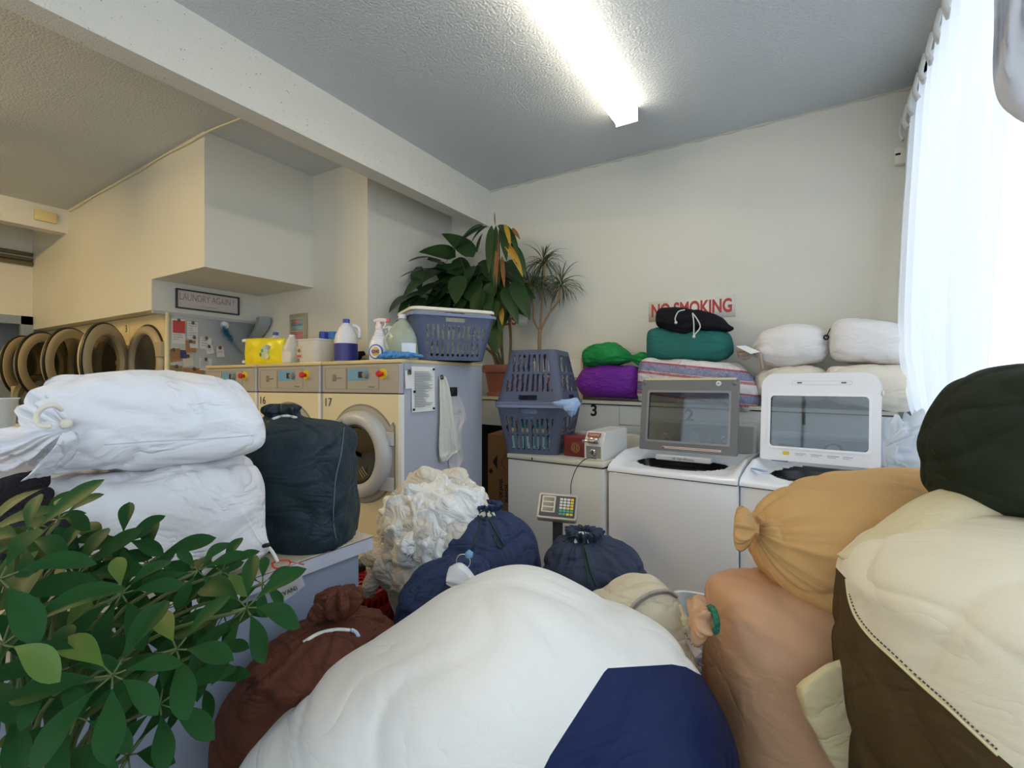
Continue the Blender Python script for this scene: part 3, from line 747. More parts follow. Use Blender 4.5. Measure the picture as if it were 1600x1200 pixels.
# breaker box
a = PY(455, 492, 2.73); b = PY(481, 558, 2.73)
t = thing('breaker_box', 'beige breaker box on the alcove wall with pink and blue sticker', 'electric panel', ((a.x+b.x)/2, 2.728, b.z))
wpart('box', bx(a.x, 2.712, b.z-.1, b.x, 2.7295, a.z, bev=.003), mat('panel beige', 'A89E84', rough=.4), t)
wpart('cover', bx(a.x+.02, 2.705, b.z-.1, b.x-.02, 2.712, a.z-.035, bev=.002), mat('panel beige light', 'B8AE94', rough=.4), t)
for k, (c, z0, z1) in enumerate((('C98C84', .06, .085), ('7FA6B4', .05, .11), ('8FB3BC', .115, .15), ('C77C80', .16, .26))):
    wpart('sticker', bx(a.x+.035, 2.7035+k*.0001, a.z-z1, b.x-.03-(.02 if k == 0 else 0), 2.705, a.z-z0), mat('sticker '+c, c, rough=.5), t)

# ---------------------------------------------------------------- bottles and boxes on the washer-extractors
TZ = MH
def onT(px, Y): p = PY(px, 565, Y); return Vector((p.x, Y, TZ))
def bottle(name, label, loc, prof, m, cap, capm, n=36, squash=(1, 1), ex=2, rz=0, group=None, lab=None, handle=None, capz=0, liquid=None, cat='bottle'):
    t = thing(name, label, cat, loc, rz, group)
    bm = NB(); lathe(bm, prof, n, squash=squash, ex=ex); obj('bottle_body', bm, m, t, True, 50)
    if cap:
        bm = NB(); r, z0, z1 = cap; lathe(bm, [(0, z0), (r, z0), (r, z1-.003), (r*.9, z1), (0, z1)], 24); obj('cap', bm, capm, t, True, 40)
    if lab:
        for (r, z0, z1, a0, a1, lm) in lab:
            bm = NB(); g = []
            for i in range(25):
                a = R(a0+(a1-a0)*i/24); c, s = math.cos(a), math.sin(a)
                if ex != 2: c = math.copysign(abs(c)**(2/ex), c); s = math.copysign(abs(s)**(2/ex), s)
                g.append([bm.verts.new((r*rr*c*squash[0], r*rr*s*squash[1], z)) for rr in (1.012, 1.028) for z in (z0, z1)])
            for p, q in zip(g, g[1:]):
                for k0, k1 in ((0, 1), (1, 3), (3, 2), (2, 0)): bm.faces.new([p[k0], p[k1], q[k1], q[k0]])
            bm.faces.new([g[0][i] for i in (0, 1, 3, 2)]); bm.faces.new([g[-1][i] for i in (0, 2, 3, 1)])
            obj('label', bm, lm, t, True, 30)
    if handle:
        bm = NB(); tube(bm, handle, .011, n=10); obj('handle', bm, m, t, True)
    if liquid:
        bm = NB(); lathe(bm, liquid[0], n, squash=squash, ex=ex); obj('contents', bm, liquid[1], t, True, 50)
    return t
JW = mat('white jug plastic', 'E2E2E6', rough=.3, sub=.1); TR = mat('cloudy plastic', 'CFCBC0', rough=.3, sub=.15)
NAVYL = mat('navy label', '2E3180', rough=.35, var=.3, vscale=25); BCAP = mat('blue cap', '2E4AA8', rough=.3)
jug = lambda s=1: [(0, 0), (.068*s, 0), (.075*s, .012*s), (.075*s, .15*s), (.07*s, .185*s), (.045*s, .235*s), (.022*s, .262*s), (.02*s, .28*s), (0, .28*s)]
bottle('bleach_jug', 'large white bleach jug with navy label on machine 17', onT(541, 2.17), jug(.98), JW, (.022, .26, .287), BCAP, lab=[(.0735, .012, .125, 222, 392, NAVYL)], handle=[(.03, .03, .25), (.065, .05, .225), (.078, .04, .16)])
bottle('bleach_jug', 'white jug with blue cap half hidden behind the yellow pouch', onT(431, 2.42), jug(.98), JW, (.022, .26, .287), BCAP, handle=[(.03, -.03, .25), (.065, -.05, .225), (.078, -.04, .16)], lab=[(.0735, .02, .13, 222, 392, mat('yellow print label', 'CDBF7E', rough=.5))])
bottle('plastic_jug', 'small cloudy jug with white cap between yellow pouch and tub', onT(456, 2.16), [(0, 0), (.058, 0), (.063, .01), (.063, .1), (.055, .13), (.03, .18), (.02, .2), (0, .2)], TR, (.021, .195, .212), JW, lab=[(.063, .015, .09, 200, 320, mat('off white label', 'DDD8CE', rough=.5))])
t = thing('plastic_tub', 'square clear-white plastic tub with red picture label', 'tub', onT(494, 2.13), R(4))
bm = NB(); lathe(bm, [(0, 0), (.088, 0), (.093, .008), (.106, .15), (.112, .152), (.112, .16), (.104, .16), (.1, .15), (.088, .01), (0, .008)], 48, ex=5, squash=(1, .8)); obj('tub', bm, mat('clear tub', 'D9D5CB', rough=.25, sub=.2, alpha=.93), t, True, 40)
bm = NB(); lathe(bm, [(0, .01), (.088, .012), (.093, .05), (0, .055)], 40, ex=5, squash=(1, .8)); obj('washing_powder', bm, mat('powder', 'ECEAE2', rough=.9), t, True, 40)
bm = NB(); box(bm, -.085, -.083, .035, -.045, -.0795, .115); obj('label', bm, mat('tub label', 'CDBDA6', rough=.5, var=.3, vscale=60), t)
bm = NB(); box(bm, -.083, -.0845, .04, -.047, -.083, .055); obj('label_stripe', bm, mat('tub stripe', 'B8483A', rough=.5), t)
bm = NB(); lathe(bm, [(0, .003), (.012, .002), (.013, 0)], 16, frame((-.065, -.0835, .085), (1, 0, 0))); obj('label_picture', bm, mat('label brown', '96613F', rough=.5), t)
for px, Y, z, c, lb in ((506, 2.45, .262, '1F3FB0', 'bottle with dark blue cap behind the clear-white tub'), (520, 2.42, .252, '2B6FC0', 'bottle with bright blue cap between tub and bleach jug')):
    bottle('detergent_bottle', lb, onT(px, Y), [(0, 0), (.045, 0), (.05, .01), (.05, .15), (.03, .2), (.028, .215), (0, .215)], mat('teal bottle', '3F6F78', rough=.25), (.034, .205, z), mat('cap '+c, c, rough=.3), lab=[(.05, .03, .13, 190, 350, mat('pale label', 'A9BCC0', rough=.5))])
# yellow refill pouch
t = thing('refill_pouch', 'bright yellow refill pouch with white caps lying on machine 16', 'pouch', onT(414, 2.12), R(3))
p0, p1 = onT(388, 2.1), onT(445, 2.1); L_ = (p1-p0).length
bm = NB(); nx, nz = 40, 24; g = {}
for side in (-1, 1):
    for i in range(nx+1):
        for j in range(nz+1):
            u, v = i/nx, j/nz
            z = v*(.205-.02*u)+.012*math.sin(u*3)*(v-.5)
            y = side*.042*(math.sin(math.pi*u)**.35)*(math.sin(math.pi*min(1, v*.85+.15))**.5) + .012*noise.noise(Vector((u*4, v*3, side)))*min(1, 6*u*(1-u))
            if i in (0, nx) or j == nz: y = 0
            g[side, i, j] = bm.verts.new(((u-.5)*L_, y, z))
for side in (-1, 1):
    for i in range(nx):
        for j in range(nz): bm.faces.new([g[side, i, j], g[side, i+1, j], g[side, i+1, j+1], g[side, i, j+1]])
bmesh.ops.remove_doubles(bm, verts=bm.verts, dist=.0005)
obj('pouch', bm, mat('yellow pouch', 'E6D51C', rough=.3, bump=.3, bscale=14), t, True)
for z, rr in ((.19, 0), (.03, 1)):
    bm = NB(); tube(bm, [(-L_/2-.03, 0, z), (-L_/2+.012, 0, z)], .013, n=14, smooth=False); obj('cap', bm, JW, t, True, 40)
for x, z, r_, c, sq in ((.06, .09, .04, 'B9C8A8', 1.2), (.045, .1, .022, '5D8FA3', 1), (.09, .125, .018, '8F9FC6', 1), (.02, .075, .014, '4F7F4A', 1), (.085, .06, .022, 'D8CF9A', 1)):
    bm = NB(); lathe(bm, [(0, .003), (r_, .002), (r_, -.012)], 20, frame((x, -.046, z), (1, 0, 0)), squash=(1, sq)); obj('printed_fruit', bm, mat('print '+c, c, rough=.4), t)
# black cloth and brown paper behind
bm = loft([(onT(560, 2.4)+Vector((x, 0, z)), Vector((0, .03*k+.004, 0)), Vector((0, 0, .035*k+.004)), .1) for x, z, k in ((-.07, .03, .6), (-.02, .045, 1), (.03, .06, .9), (.06, .07, .3))], n=32, m=24, lump=.012, floor=TZ)
solo('black_glove', bm, cloth('black knit', '131315'), 'crumpled black glove behind the large bleach jug', 'glove')
bm = loft([(onT(574, 2.42)+Vector((x, 0, z)), Vector((0, .04*k+.004, 0)), Vector((0, 0, .03*k+.004)), .1) for x, z, k in ((-.06, .01, .5), (-.01, .03, 1), (.04, .035, 1), (.07, .02, .4))], n=32, m=24, lump=.02, floor=TZ)
solo('brown_rag', bm, cloth('fawn rag', '9C8D78'), 'crumpled fawn rag left of the spray bottle', 'rag')
# spray bottles
def sprayer(label, loc, rz, h, bodym, headm, trig, s=1, labm=None):
    t = thing('spray_bottle', label, 'spray bottle', loc, rz)
    bm = NB(); lathe(bm, [(0, 0), (.052*s, 0), (.056*s, .01), (.056*s, h*.38), (.05*s, h*.45), (.028*s, h*.62), (.022*s, h*.7), (.018*s, h*.75), (0, h*.75)], 36, squash=(1, .62)); obj('bottle_body', bm, bodym, t, True, 40)
    for k in range(4):
        bm = NB(); ringm(bm, (.041-.005*k)*s, .004*s, Matrix.Translation((0, 0, h*(.5+.05*k))) @ Matrix.Diagonal((1, .62, 1, 1)), 28, 8); obj('grip_rib', bm, bodym, t, True)
    bm = NB(); lathe(bm, [(0, h*.74), (.019*s, h*.74), (.019*s, h*.82), (.014*s, h*.86), (0, h*.86)], 20); hd = obj('spray_collar', bm, headm, t, True, 40)
    bm = NB(); tube(bm, [(-.028*s, 0, h*.93), (.0, 0, h*.95), (.05*s, 0, h*.94)], lambda u: .013*s-.004*abs(u-.5)*s, n=10); box(bm, -.012, -.01, h*.85, .012, .01, h*.94); obj('spray_head', bm, headm, t, True, 40)
    bm = NB(); box(bm, .045*s, -.009, h*.9, .066*s, .009, h*.985, bev=.003); obj('nozzle', bm, trig, t, True, 40)
    bm = NB(); tube(bm, [(.03*s, 0, h*.93), (.04*s, 0, h*.87), (.033*s, 0, h*.8)], .005*s, n=8); obj('trigger', bm, headm, t, True)
    if labm:
        M = frame((.0, -.0345*s, h*.21), (1, 0, 0))
        for r_, mm, z in ((.044, labm, .0), (.037, mat('label white', 'DADFEA', rough=.4), .0015), (.026, mat('label gold', 'D8A93F', rough=.4, var=.3, vscale=60), .003)):
            bm = NB(); lathe(bm, [(0, z+.003), (r_, z+.001), (r_, z-.008)], 28, M); obj('label', bm, mm, t)
        text('OXI', .026, Matrix.Translation((0, -.041*s, h*.21)) @ frame((0, 0, 0), (1, 0, 0)), NAVYL, 'lettering', t, bold=.0008)
    return t
sprayer('white spray bottle with round blue and gold label on machine 17', onT(592, 2.08), R(18), .255, JW, mat('pale pink spray head', 'E4D2CE', rough=.3), mat('coral nozzle', 'CF6A66', rough=.3), 1.08, mat('label blue', '3557A0', rough=.4))
sprayer('pale yellow spray bottle standing behind the green detergent jug', onT(610, 2.35), R(200), .25, mat('pale yellow bottle', 'D9C95A', rough=.3), JW, JW, .8)
GJ = mat('green clear jug', 'C4CDBB', rough=.15, alpha=.6)
bottle('detergent_jug', 'large clear jug of green detergent with white cap on machine 17', onT(629, 2.14), [(0, 0), (.092, 0), (.1, .012), (.1, .13), (.092, .165), (.055, .215), (.026, .24), (.024, .26), (0, .26)], GJ, (.026, .25, .275), JW, squash=(1, .68), rz=R(14), ex=2.4,
       lab=[(.1, .02, .1, 285, 345, mat('label white', 'DADFEA', rough=.4))], liquid=([(0, .006), (.09, .008), (.096, .02), (.096, .115), (0, .115)], mat('green soap', '4C7660', rough=.2)), handle=[(-.045, -.05, .17), (-.085, -.05, .12), (-.06, -.055, .06)])
t = thing('rubber_gloves', 'crumpled light blue rubber gloves at the front edge of machine 17', 'gloves', onT(618, 2.02))
gm = mat('blue nitrile', '4E8FD0', rough=.45, fold=.4, fscale=40)
rnd = random.Random(8)
for i, (pa, pb, w_, h_) in enumerate(((590, 618, .032, .02), (604, 628, .03, .034), (615, 640, .024, .02), (622, 648, .028, .028), (636, 662, .02, .012), (600, 612, .03, .04), (640, 655, .02, .02))):
    a, b = onT(pa, 1.99+.012*(i % 3)), onT(pb, 2.03+.014*(i % 2)); n_ = 7
    stt = [(a.lerp(b, q/(n_-1))+Vector((0, rnd.uniform(-.006, .006), .012+h_*math.sin(math.pi*q/(n_-1))*.6)), Vector((0, w_*k, 0)), Vector((0, 0, h_*.45*k+.004)), .2) for q, k in zip(range(n_), (.3, .9, 1, .8, 1, .8, .2))]
    wpart('glove', loft(stt, n=24, m=30, ex=2, k=3, lump=.01, wr=.006, lf=18, wf=26, seed=i, floor=TZ+.001), gm, t)

# ---------------------------------------------------------------- laundry baskets
def basket(bm, w, d, h, tw, td, th=.0045, slots=True, r=.05, foot=True, solid_top=.22, np_=220, nr=44, hand=True, M=None):
    """open basket: bottom w x d, top (w+tw) x (d+td); real slots through the wall"""
    def per(u, k):
        W_, D_ = w+tw*k, d+td*k; pts = rrect(W_, D_, r, 8); n = len(pts)
        # even spacing
        L = [0]
        for i in range(n): L.append(L[-1]+math.dist(pts[i], pts[(i+1) % n]))
        s = (u % 1)*L[-1]
        for i in range(n):
            if s <= L[i+1]+1e-9:
                f = (s-L[i])/max(1e-9, L[i+1]-L[i]); a, b = pts[i], pts[(i+1) % n]; return a[0]+(b[0]-a[0])*f, a[1]+(b[1]-a[1])*f
        return pts[0]
    vs = []
    for j in range(nr+1):
        k = j/nr; row = []
        for i in range(np_):
            x, y = per(i/np_, k); row.append(bm.verts.new((x, y, h*k)))
        vs.append(row)
    allv = [v for r_ in vs for v in r_]
    for j in range(nr):
        zk = (j+.5)/nr
        for i in range(np_):
            m4 = vs[j][i].co+vs[j+1][(i+1) % np_].co; x, y = m4.x/2, m4.y/2
            hw, hd = (w+tw*zk)/2, (d+td*zk)/2
            lx = abs(x) < hw-r*1.0 and abs(abs(y)-hd) < .012
            ly = abs(y) < hd-r*1.0 and abs(abs(x)-hw) < .012
            hole = False
            if slots and (lx or ly):
                c = x if lx else y; per_ = .034 if lx else .032
                inx = (c/per_+100.5) % 1 < .42
                if inx and ((.10 < zk < .42) or (.46 < zk < .78)): hole = True
                if hand and .83 < zk < .93 and abs(c) < .06 and ly: hole = True
                if hand and .83 < zk < .93 and abs(c) < .06 and lx: hole = True
            if hole: continue
            bm.faces.new([vs[j][i], vs[j][(i+1) % np_], vs[j+1][(i+1) % np_], vs[j+1][i]])
    cb = bm.verts.new((0, 0, 0)); allv.append(cb)
    for i in range(np_): bm.faces.new([vs[0][(i+1) % np_], vs[0][i], cb])
    bmesh.ops.solidify(bm, geom=bm.faces[:], thickness=th)
    return per
def rimm(per, h, w=.014, t=.006, drop=.012):
    bm = NB(); n = 160; g = []
    for i in range(n):
        x, y = per(i/n, 1); l = math.hypot(x, y); ux, uy = x/l, y/l
        g.append([bm.verts.new((x+ux*o, y+uy*o, h+z)) for o, z in ((-.004, 0), (-.002, t), (w*.7, t), (w, 0), (w, -drop), (w-.004, -drop), (w-.005, -.001))])
    q = len(g[0])
    for i in range(n):
        for k in range(q): bm.faces.new([g[i][k], g[(i+1) % n][k], g[(i+1) % n][(k+1) % q], g[i][(k+1) % q]])
    return bm
SLATE = mat('slate blue plastic', '737D9C', rough=.38, bump=.05, bscale=200); GREYP = mat('grey basket plastic', '7C829A', rough=.4, bump=.05, bscale=200)
WHP = mat('off white plastic', 'D9D6C6', rough=.4, var=.08, vscale=20)
# big one on machine 17
c17 = Vector((x17+.42, 2.36, TZ+.006))
A_ = PY(635, 500, 2.3)
def mk_basket(name, label, loc, rz, w, d, h, tw, td, m, rimcol=None, M=None, cat='laundry basket', **k):
    t = thing(name, label, cat, loc, rz); bm = NB(); per = basket(bm, w, d, h, tw, td, **k)
    rb = rimm(per, h)
    if M is not None:
        bmesh.ops.transform(bm, matrix=M, verts=bm.verts); bmesh.ops.transform(rb, matrix=M, verts=rb.verts)
    obj('basket_body', bm, m, t, False); obj('rim', rb, rimcol or m, t, True, 40); return t, per
def base_between(pxl, pxr, Yf, zb): pass
bc = (onT(668, 2.22)+onT(752, 2.40))/2
tb, per = mk_basket('laundry_basket', 'slate blue laundry basket with a white one nested in it on machine 17', (-1.965, 2.42, TZ+.005), R(-32), .30, .41, .27, .09, .12, SLATE)
tw_, per = mk_basket('laundry_basket', 'off-white laundry basket nested inside the slate blue one on machine 17', (-1.965, 2.42, TZ+.045), R(-32), .28, .39, .262, .09, .12, WHP)
lp = obj('handle_tag', bx(-.03, -.262, .20, .02, -.256, .225), WHP, tb)

# ---------------------------------------------------------------- top-loading washers
ENA = mat('white enamel body', 'E6E6E8', rough=.25, coat=.3); DECK = mat('deck white', 'ECEDF0', rough=.2, coat=.3)
OLDW = mat('aged enamel', 'D9D6CC', rough=.35, var=.04, vscale=3); GRAY = mat('lid grey', '6E6F70', rough=.35)
LG2 = glass('lid glass', 'C2CACE', .97)
def deck(w, d, zf, zb, ys, he):
    """moulded deck: front lip at zf, rising to zb, oval tub opening"""
    bm = NB(); nx, ny = 48, 44; g = {}
    def zz(x, y):
        u = abs(x)/(w/2); rise = min(1, max(0, (y-.02)/.12)); base = zf+.03+(zb-.035-zf-.03)*rise*.5
        side = max(0, (u-.78)/.22); base += (zb-base)*min(1, side*1.3)**1.5*min(1, y/.25)
        back = max(0, (y-(d-.30))/.14); base += (zb-base)*min(1, back)**1.3
        if y < .03: base -= (.03-y)**2*16
        return base
    def hole(x, y): return (abs(x)/(w*.36))**2.6+(abs(y-.23)/.155)**2.6 < 1
    for i in range(nx+1):
        for j in range(ny+1):
            x, y = (i/nx-.5)*w, j/ny*d; g[i, j] = bm.verts.new((x, y, zz(x, y)))
    for i in range(nx):
        for j in range(ny):
            x, y = ((i+.5)/nx-.5)*w, (j+.5)/ny*d
            if not hole(x, y): bm.faces.new([g[i, j], g[i+1, j], g[i+1, j+1], g[i, j+1]])
    # skirt
    ed = [g[i, 0] for i in range(nx+1)]+[g[nx, j] for j in range(1, ny+1)]+[g[i, ny] for i in range(nx-1, -1, -1)]+[g[0, j] for j in range(ny-1, 0, -1)]
    lo = [bm.verts.new((v.co.x, v.co.y, zf)) for v in ed]
    for i in range(len(ed)):
        j = (i+1) % len(ed); bm.faces.new([ed[i], ed[j], lo[j], lo[i]])
    return bm
def toploader(label, loc, rz, w, d, zf, zb, he):
    t = thing('washing_machine', label, 'washing machine', loc, rz)
    h = w/2
    obj('cabinet', bx(-h, .008, .01, h, d, zf-.004, bev=.01), ENA, t, True, 40)
    obj('seam', bx(-h+.003, .012, zf-.006, h-.003, d-.01, zf+.001), GAP, t)
    bm = deck(w, d, zf, zb, .1, he); bmesh.ops.remove_doubles(bm, verts=bm.verts, dist=1e-5); obj('deck', bm, DECK, t, True, 55)
    bm = NB(); lathe(bm, [(w*.372, zb-.055), (w*.355, zb-.10), (w*.33, zb-.12), (w*.32, zb-.4), (0, zb-.4)], 48, Matrix.Translation((0, .235, 0)), squash=(1, .66), ex=2.6)
    tb_ = obj('tub', bm, mat('black tub', '121316', rough=.25), t, True, 50)
    bm = NB(); lathe(bm, [(.05, zb-.4), (.045, zb-.14), (.02, zb-.1), (0, zb-.1)], 24, Matrix.Translation((0, .235, 0))); obj('agitator', bm, mat('grey agitator', 'A9ADB0', rough=.3), tb_, True)
    return t
def lid(t, w, h, yb, z0, tilt, cr, wins, frm, inner, gl, edge=None, th=.028, rot=0):
    M = Matrix.Translation((rot, yb, z0)) @ Matrix.Rotation(tilt, 4, 'X') @ frame((0, 0, 0), (1, 0, 0))
    # local plate coordinates: x right, y up, z to the front
    wx, wy, ww, wh, wr_ = wins
    def rr2(w_, h_, rt, rb, cx, cy, n=6):
        out = []
        for (sx, sy, a0, r_) in ((1, 1, 0, rt), (-1, 1, 90, rt), (-1, -1, 180, rb), (1, -1, 270, rb)):
            for i in range(n+1):
                a = R(a0+90*i/n); out.append((cx+sx*(w_/2-r_)+r_*math.cos(a), cy+sy*(h_/2-r_)+r_*math.sin(a)))
        return out
    out = rr2(w, h, cr, .012, 0, h/2); inn = rr2(ww, wh, wr_, wr_, wx, wy)
    bm = NB(); plate(bm, out, th, M, inn); l = obj('lid_frame', bm, frm, t, True, 40)
    bm = NB(); plate(bm, rr2(ww+.012, wh+.012, wr_, wr_, wx, wy), .004, M, rr2(ww-.012, wh-.012, wr_, wr_, wx, wy), z0=th); obj('window_trim', bm, inner, l, True, 40)
    bm = NB(); plate(bm, inn, .004, M, z0=th*.5); obj('lid_glass', bm, gl, l)
    return l, M
# washer 2
w2 = toploader('white top-loading washer with raised dark grey glass lid', (-.645, 2.635, 0), R(-5), .685, .68, .905, 1.0, 1)
l2, M2 = lid(w2, .555, .43, .335, 1.0, R(-8), .012, (0, .205, .47, .30, .012), GRAY, mat('trim grey', '8A8C8C', rough=.3), LG2)
bm = NB(); plate(bm, rrect(.53, .012, .004, 2, 0, .43), .03, M2); obj('lid_edge', bm, mat('cream edge', 'CFC59B', rough=.3), l2)
for x in (-.26, .255):
    bm = NB(); lathe(bm, [(0, .006), (.009, .005), (.011, 0)], 16, M2 @ Matrix.Translation((x, .405, .028))); obj('bumper', bm, GRAY, l2, True)
bm = NB(); lathe(bm, [(0, .003), (.014, .002), (.015, 0)], 20, M2 @ Matrix.Translation((.17, .403, .028))); s_ = obj('round_sticker', bm, mat('white sticker', 'D8DAD8', rough=.4), l2, True, 40)
text('JG', .012, M2 @ Matrix.Translation((.17, .403, .032)), INK, 'lettering', s_)
bm = NB(); plate(bm, rrect(.33, .012, .001, 1, .03, .022), .0015, M2, z0=.028); ws = obj('warning_strip', bm, mat('strip white', 'D9CFC9', rough=.4), l2)
bm = NB(); plate(bm, rrect(.31, .004, .001, 1, .03, .022), .001, M2, z0=.0295); obj('warning_print', bm, mat('strip red print', 'B0705C', rough=.4), ws)
bm = NB(); plate(bm, [(-.135, .016), (-.123, .016), (-.129, .028)], .001, M2, z0=.0295); obj('warning_triangle', bm, INK, ws)
def console(t, w, y0, y1, z0, z1, lean, m):
    bm = NB(); h = w/2; pf = [(y0, z0), (y0+lean, z1-.012), (y0+lean+.012, z1), (y1, z1), (y1, z0)]
    a = [bm.verts.new((-h, y, z)) for y, z in pf]; b = [bm.verts.new((h, y, z)) for y, z in pf]
    bm.faces.new(a); bm.faces.new(list(reversed(b)))
    for i in range(5): bm.faces.new([a[i], a[(i+1) % 5], b[(i+1) % 5], b[i]])
    o = obj('console', bm, m, t)
    fr = frame((0, y0+lean*.5, (z0+z1)/2), (1, 0, 0), (0, lean, z1-z0-.012)); return o, fr
c2, K2 = console(w2, .67, .50, .665, .96, 1.165, .045, mat('console grey', 'A6A8A4', rough=.35))
bm = NB(); plate(bm, rrect(.63, .15, .01, 3, 0, .01), .003, K2); obj('control_fascia', bm, mat('fascia grey', '9A9C98', rough=.3), c2)
for x, r_ in ((-.225, .022), (-.155, .022), (-.045, .033), (.055, .022), (.13, .022)):
    k = NB(); lathe(k, [(0, .022), (r_*.75, .02), (r_*.8, .006), (r_*1.1, .003), (r_*1.1, 0)], 24, K2 @ Matrix.Translation((x+.03, -.0, .003))); obj('knob', k, mat('silver knob', 'B8B8B4', rough=.2, metal=.6), c2, True, 40)
text('Estate', .015, K2 @ Matrix.Translation((0, .06, .004)), mat('dark print', '4A4640', rough=.5), 'wordmark', c2)
obj('lid_hinge_cover', bx(-.16, .265, .955, .15, .33, .985, bev=.005), mat('hinge cover', 'D6D8DA', rough=.3), w2)
text('HE  high efficiency', .017, frame((-.0, .263, .97), (1, 0, 0)), mat('faint print', '8F897F', rough=.5), 'lettering', w2)
# washer 1
w1 = toploader('white top-loading washer with raised white rounded lid by the curtain', (.03, 2.58, 0), R(-9), .665, .60, .90, 1.0, 1)
WL = mat('lid white', 'E9E9EC', rough=.22, coat=.3)
l1, M1 = lid(w1, .515, .455, .32, 1.0, R(-6), .07, (0, .205, .435, .275, .018), WL, mat('white inner trim', 'F0F0F2', rough=.2), LG2, th=.034, rot=-.05)
bm = NB(); plate(bm, rrect(.03, .018, .002, 1, -.135, .04), .001, M1, z0=.034); obj('yellow_sticker', bm, YEL, l1)
for x, l_ in ((-.07, .05), (-.0, .05), (.07, .05), (.13, .04)):
    bm = NB(); plate(bm, rrect(l_, .004, .001, 1, x, .042), .0006, M1, z0=.034); plate(bm, rrect(l_*.7, .003, .001, 1, x-.006, .034), .0006, M1, z0=.034); obj('printed_notes', bm, mat('faint grey print', 'A9A9AC', rough=.5), l1)
for x in (-.08, .11):
    bm = NB(); plate(bm, rrect(.022, .008, .002, 2, x, .405), .001, M1, z0=.034); obj('lid_switch_slot', bm, mat('slot grey', '707478', rough=.4), l1)
bm = NB(); plate(bm, rrect(.26, .020, .006, 3, .015, .405), .001, M1, rrect(.256, .016, .005, 3, .015, .405), z0=.034); obj('handle_outline', bm, mat('soft grey line', 'CFCFD2', rough=.4), l1)
bm = NB(); lathe(bm, [(0, .006), (.004, .005), (.007, 0)], 12, M1 @ Matrix.Translation((.262, .355, .034)), squash=(1, 2)); obj('latch_peg', bm, mat('soft grey line', 'CFCFD2', rough=.4), l1)
c1, K1 = console(w1, .65, .44, .59, .96, 1.13, .05, mat('console white', 'D9DCDF', rough=.3))
bm = NB(); plate(bm, rrect(.64, .125, .01, 3, 0, .0), .003, K1); obj('control_fascia', bm, mat('fascia pale', 'C6CBD0', rough=.25), c1)
k = NB(); lathe(k, [(0, .026), (.03, .024), (.033, .008)], 32, K1 @ Matrix.Translation((0, .0, .003))); obj('knob', k, mat('white knob', 'DADCDC', rough=.25), c1, True, 40)
k = NB(); lathe(k, [(.033, .012), (.045, .008), (.047, 0)], 32, K1 @ Matrix.Translation((0, 0, .003))); obj('knob_ring', k, mat('dark ring', '6A6E72', rough=.3), c1, True, 40)
bm = NB(); plate(bm, rrect(.045, .04, .002, 1, .155, .0), .002, K1, z0=.003); obj('display', bm, mat('console display', '3B3F46', rough=.1), c1)
for j in range(4):
    bm = NB(); plate(bm, rrect(.03, .012, .005, 3, .29, .04-.024*j), .003, K1, z0=.003); obj('button', bm, mat('dark button', '565A60', rough=.3), c1)
bm = NB(); plate(bm, rrect(.03, .012, .005, 3, -.105, -.02), .003, K1, z0=.003); obj('button', bm, mat('dark button', '565A60', rough=.3), c1)
bm = NB(); plate(bm, circ(.012, 20, -.105, .012), .001, K1, circ(.0105, 20, -.105, .012), z0=.003); obj('button_ring', bm, mat('dark button', '565A60', rough=.3), c1)
bm = NB()
for j in range(6):
    for x in (-.065, .065, .21): plate(bm, rrect(.035, .002, .0005, 1, x, .035-.014*j), .0005, K1, z0=.003)
obj('cycle_print', bm, mat('fascia print', '8F959A', rough=.4), c1)
text('SAMSUNG', .016, K1 @ Matrix.Translation((-.22, .02, .004)), mat('dark print', '4A4640', rough=.5), 'wordmark', c1)
LB = mat('blue film', '86A4D8', rough=.25)
for x, y, rot, s in ((-.265, .07, -38, 1), (-.22, .30, 0, .8), (.22, .30, 0, .8)):
    bm = NB(); M = Matrix.Translation((x, y+.02, .972 if y < .2 else .994)) @ Matrix.Rotation(R(rot), 4, 'Z')
    plate(bm, rrect(.10*s, .03*s, .012*s, 4), .003, M); obj('blue_film_strip', bm, LB, w1)

# old low washer 3 with flat closed lid
w3 = thing('washing_machine', 'old white washer with closed flat lid under the stacked baskets', 'washing machine', (-1.345, 2.67, 0), R(-5))
obj('cabinet', bx(-.34, .01, .01, .34, .66, .915, bev=.008), OLDW, w3, True, 40)
obj('seam', bx(-.337, .014, .913, .337, .65, .921), GAP, w3)
obj('top_panel', bx(-.342, -.002, .92, .342, .66, .952, bev=.01), mat('aged top', 'D2CDB9', rough=.3, var=.1, vscale=6), w3, True, 40)
obj('console', bx(-.34, .56, .952, .34, .665, 1.06, bev=.008), mat('aged console', 'D5D0BC', rough=.35), w3, True, 40)
bm = NB(); tube(bm, [(-.14, -.004, .94), (-.14, -.0045, .925)], .004, n=8); obj('worn_catch', bm, mat('dark gap', '1A1917', rough=.8), w3)
for x in (-.2, -.08, .04): 
    bm = NB(); lathe(bm, [(0, .02), (.02, .018), (.024, 0)], 20, frame((x, .56, 1.01), (1, 0, 0))); obj('knob', bm, BLK, w3, True, 40)
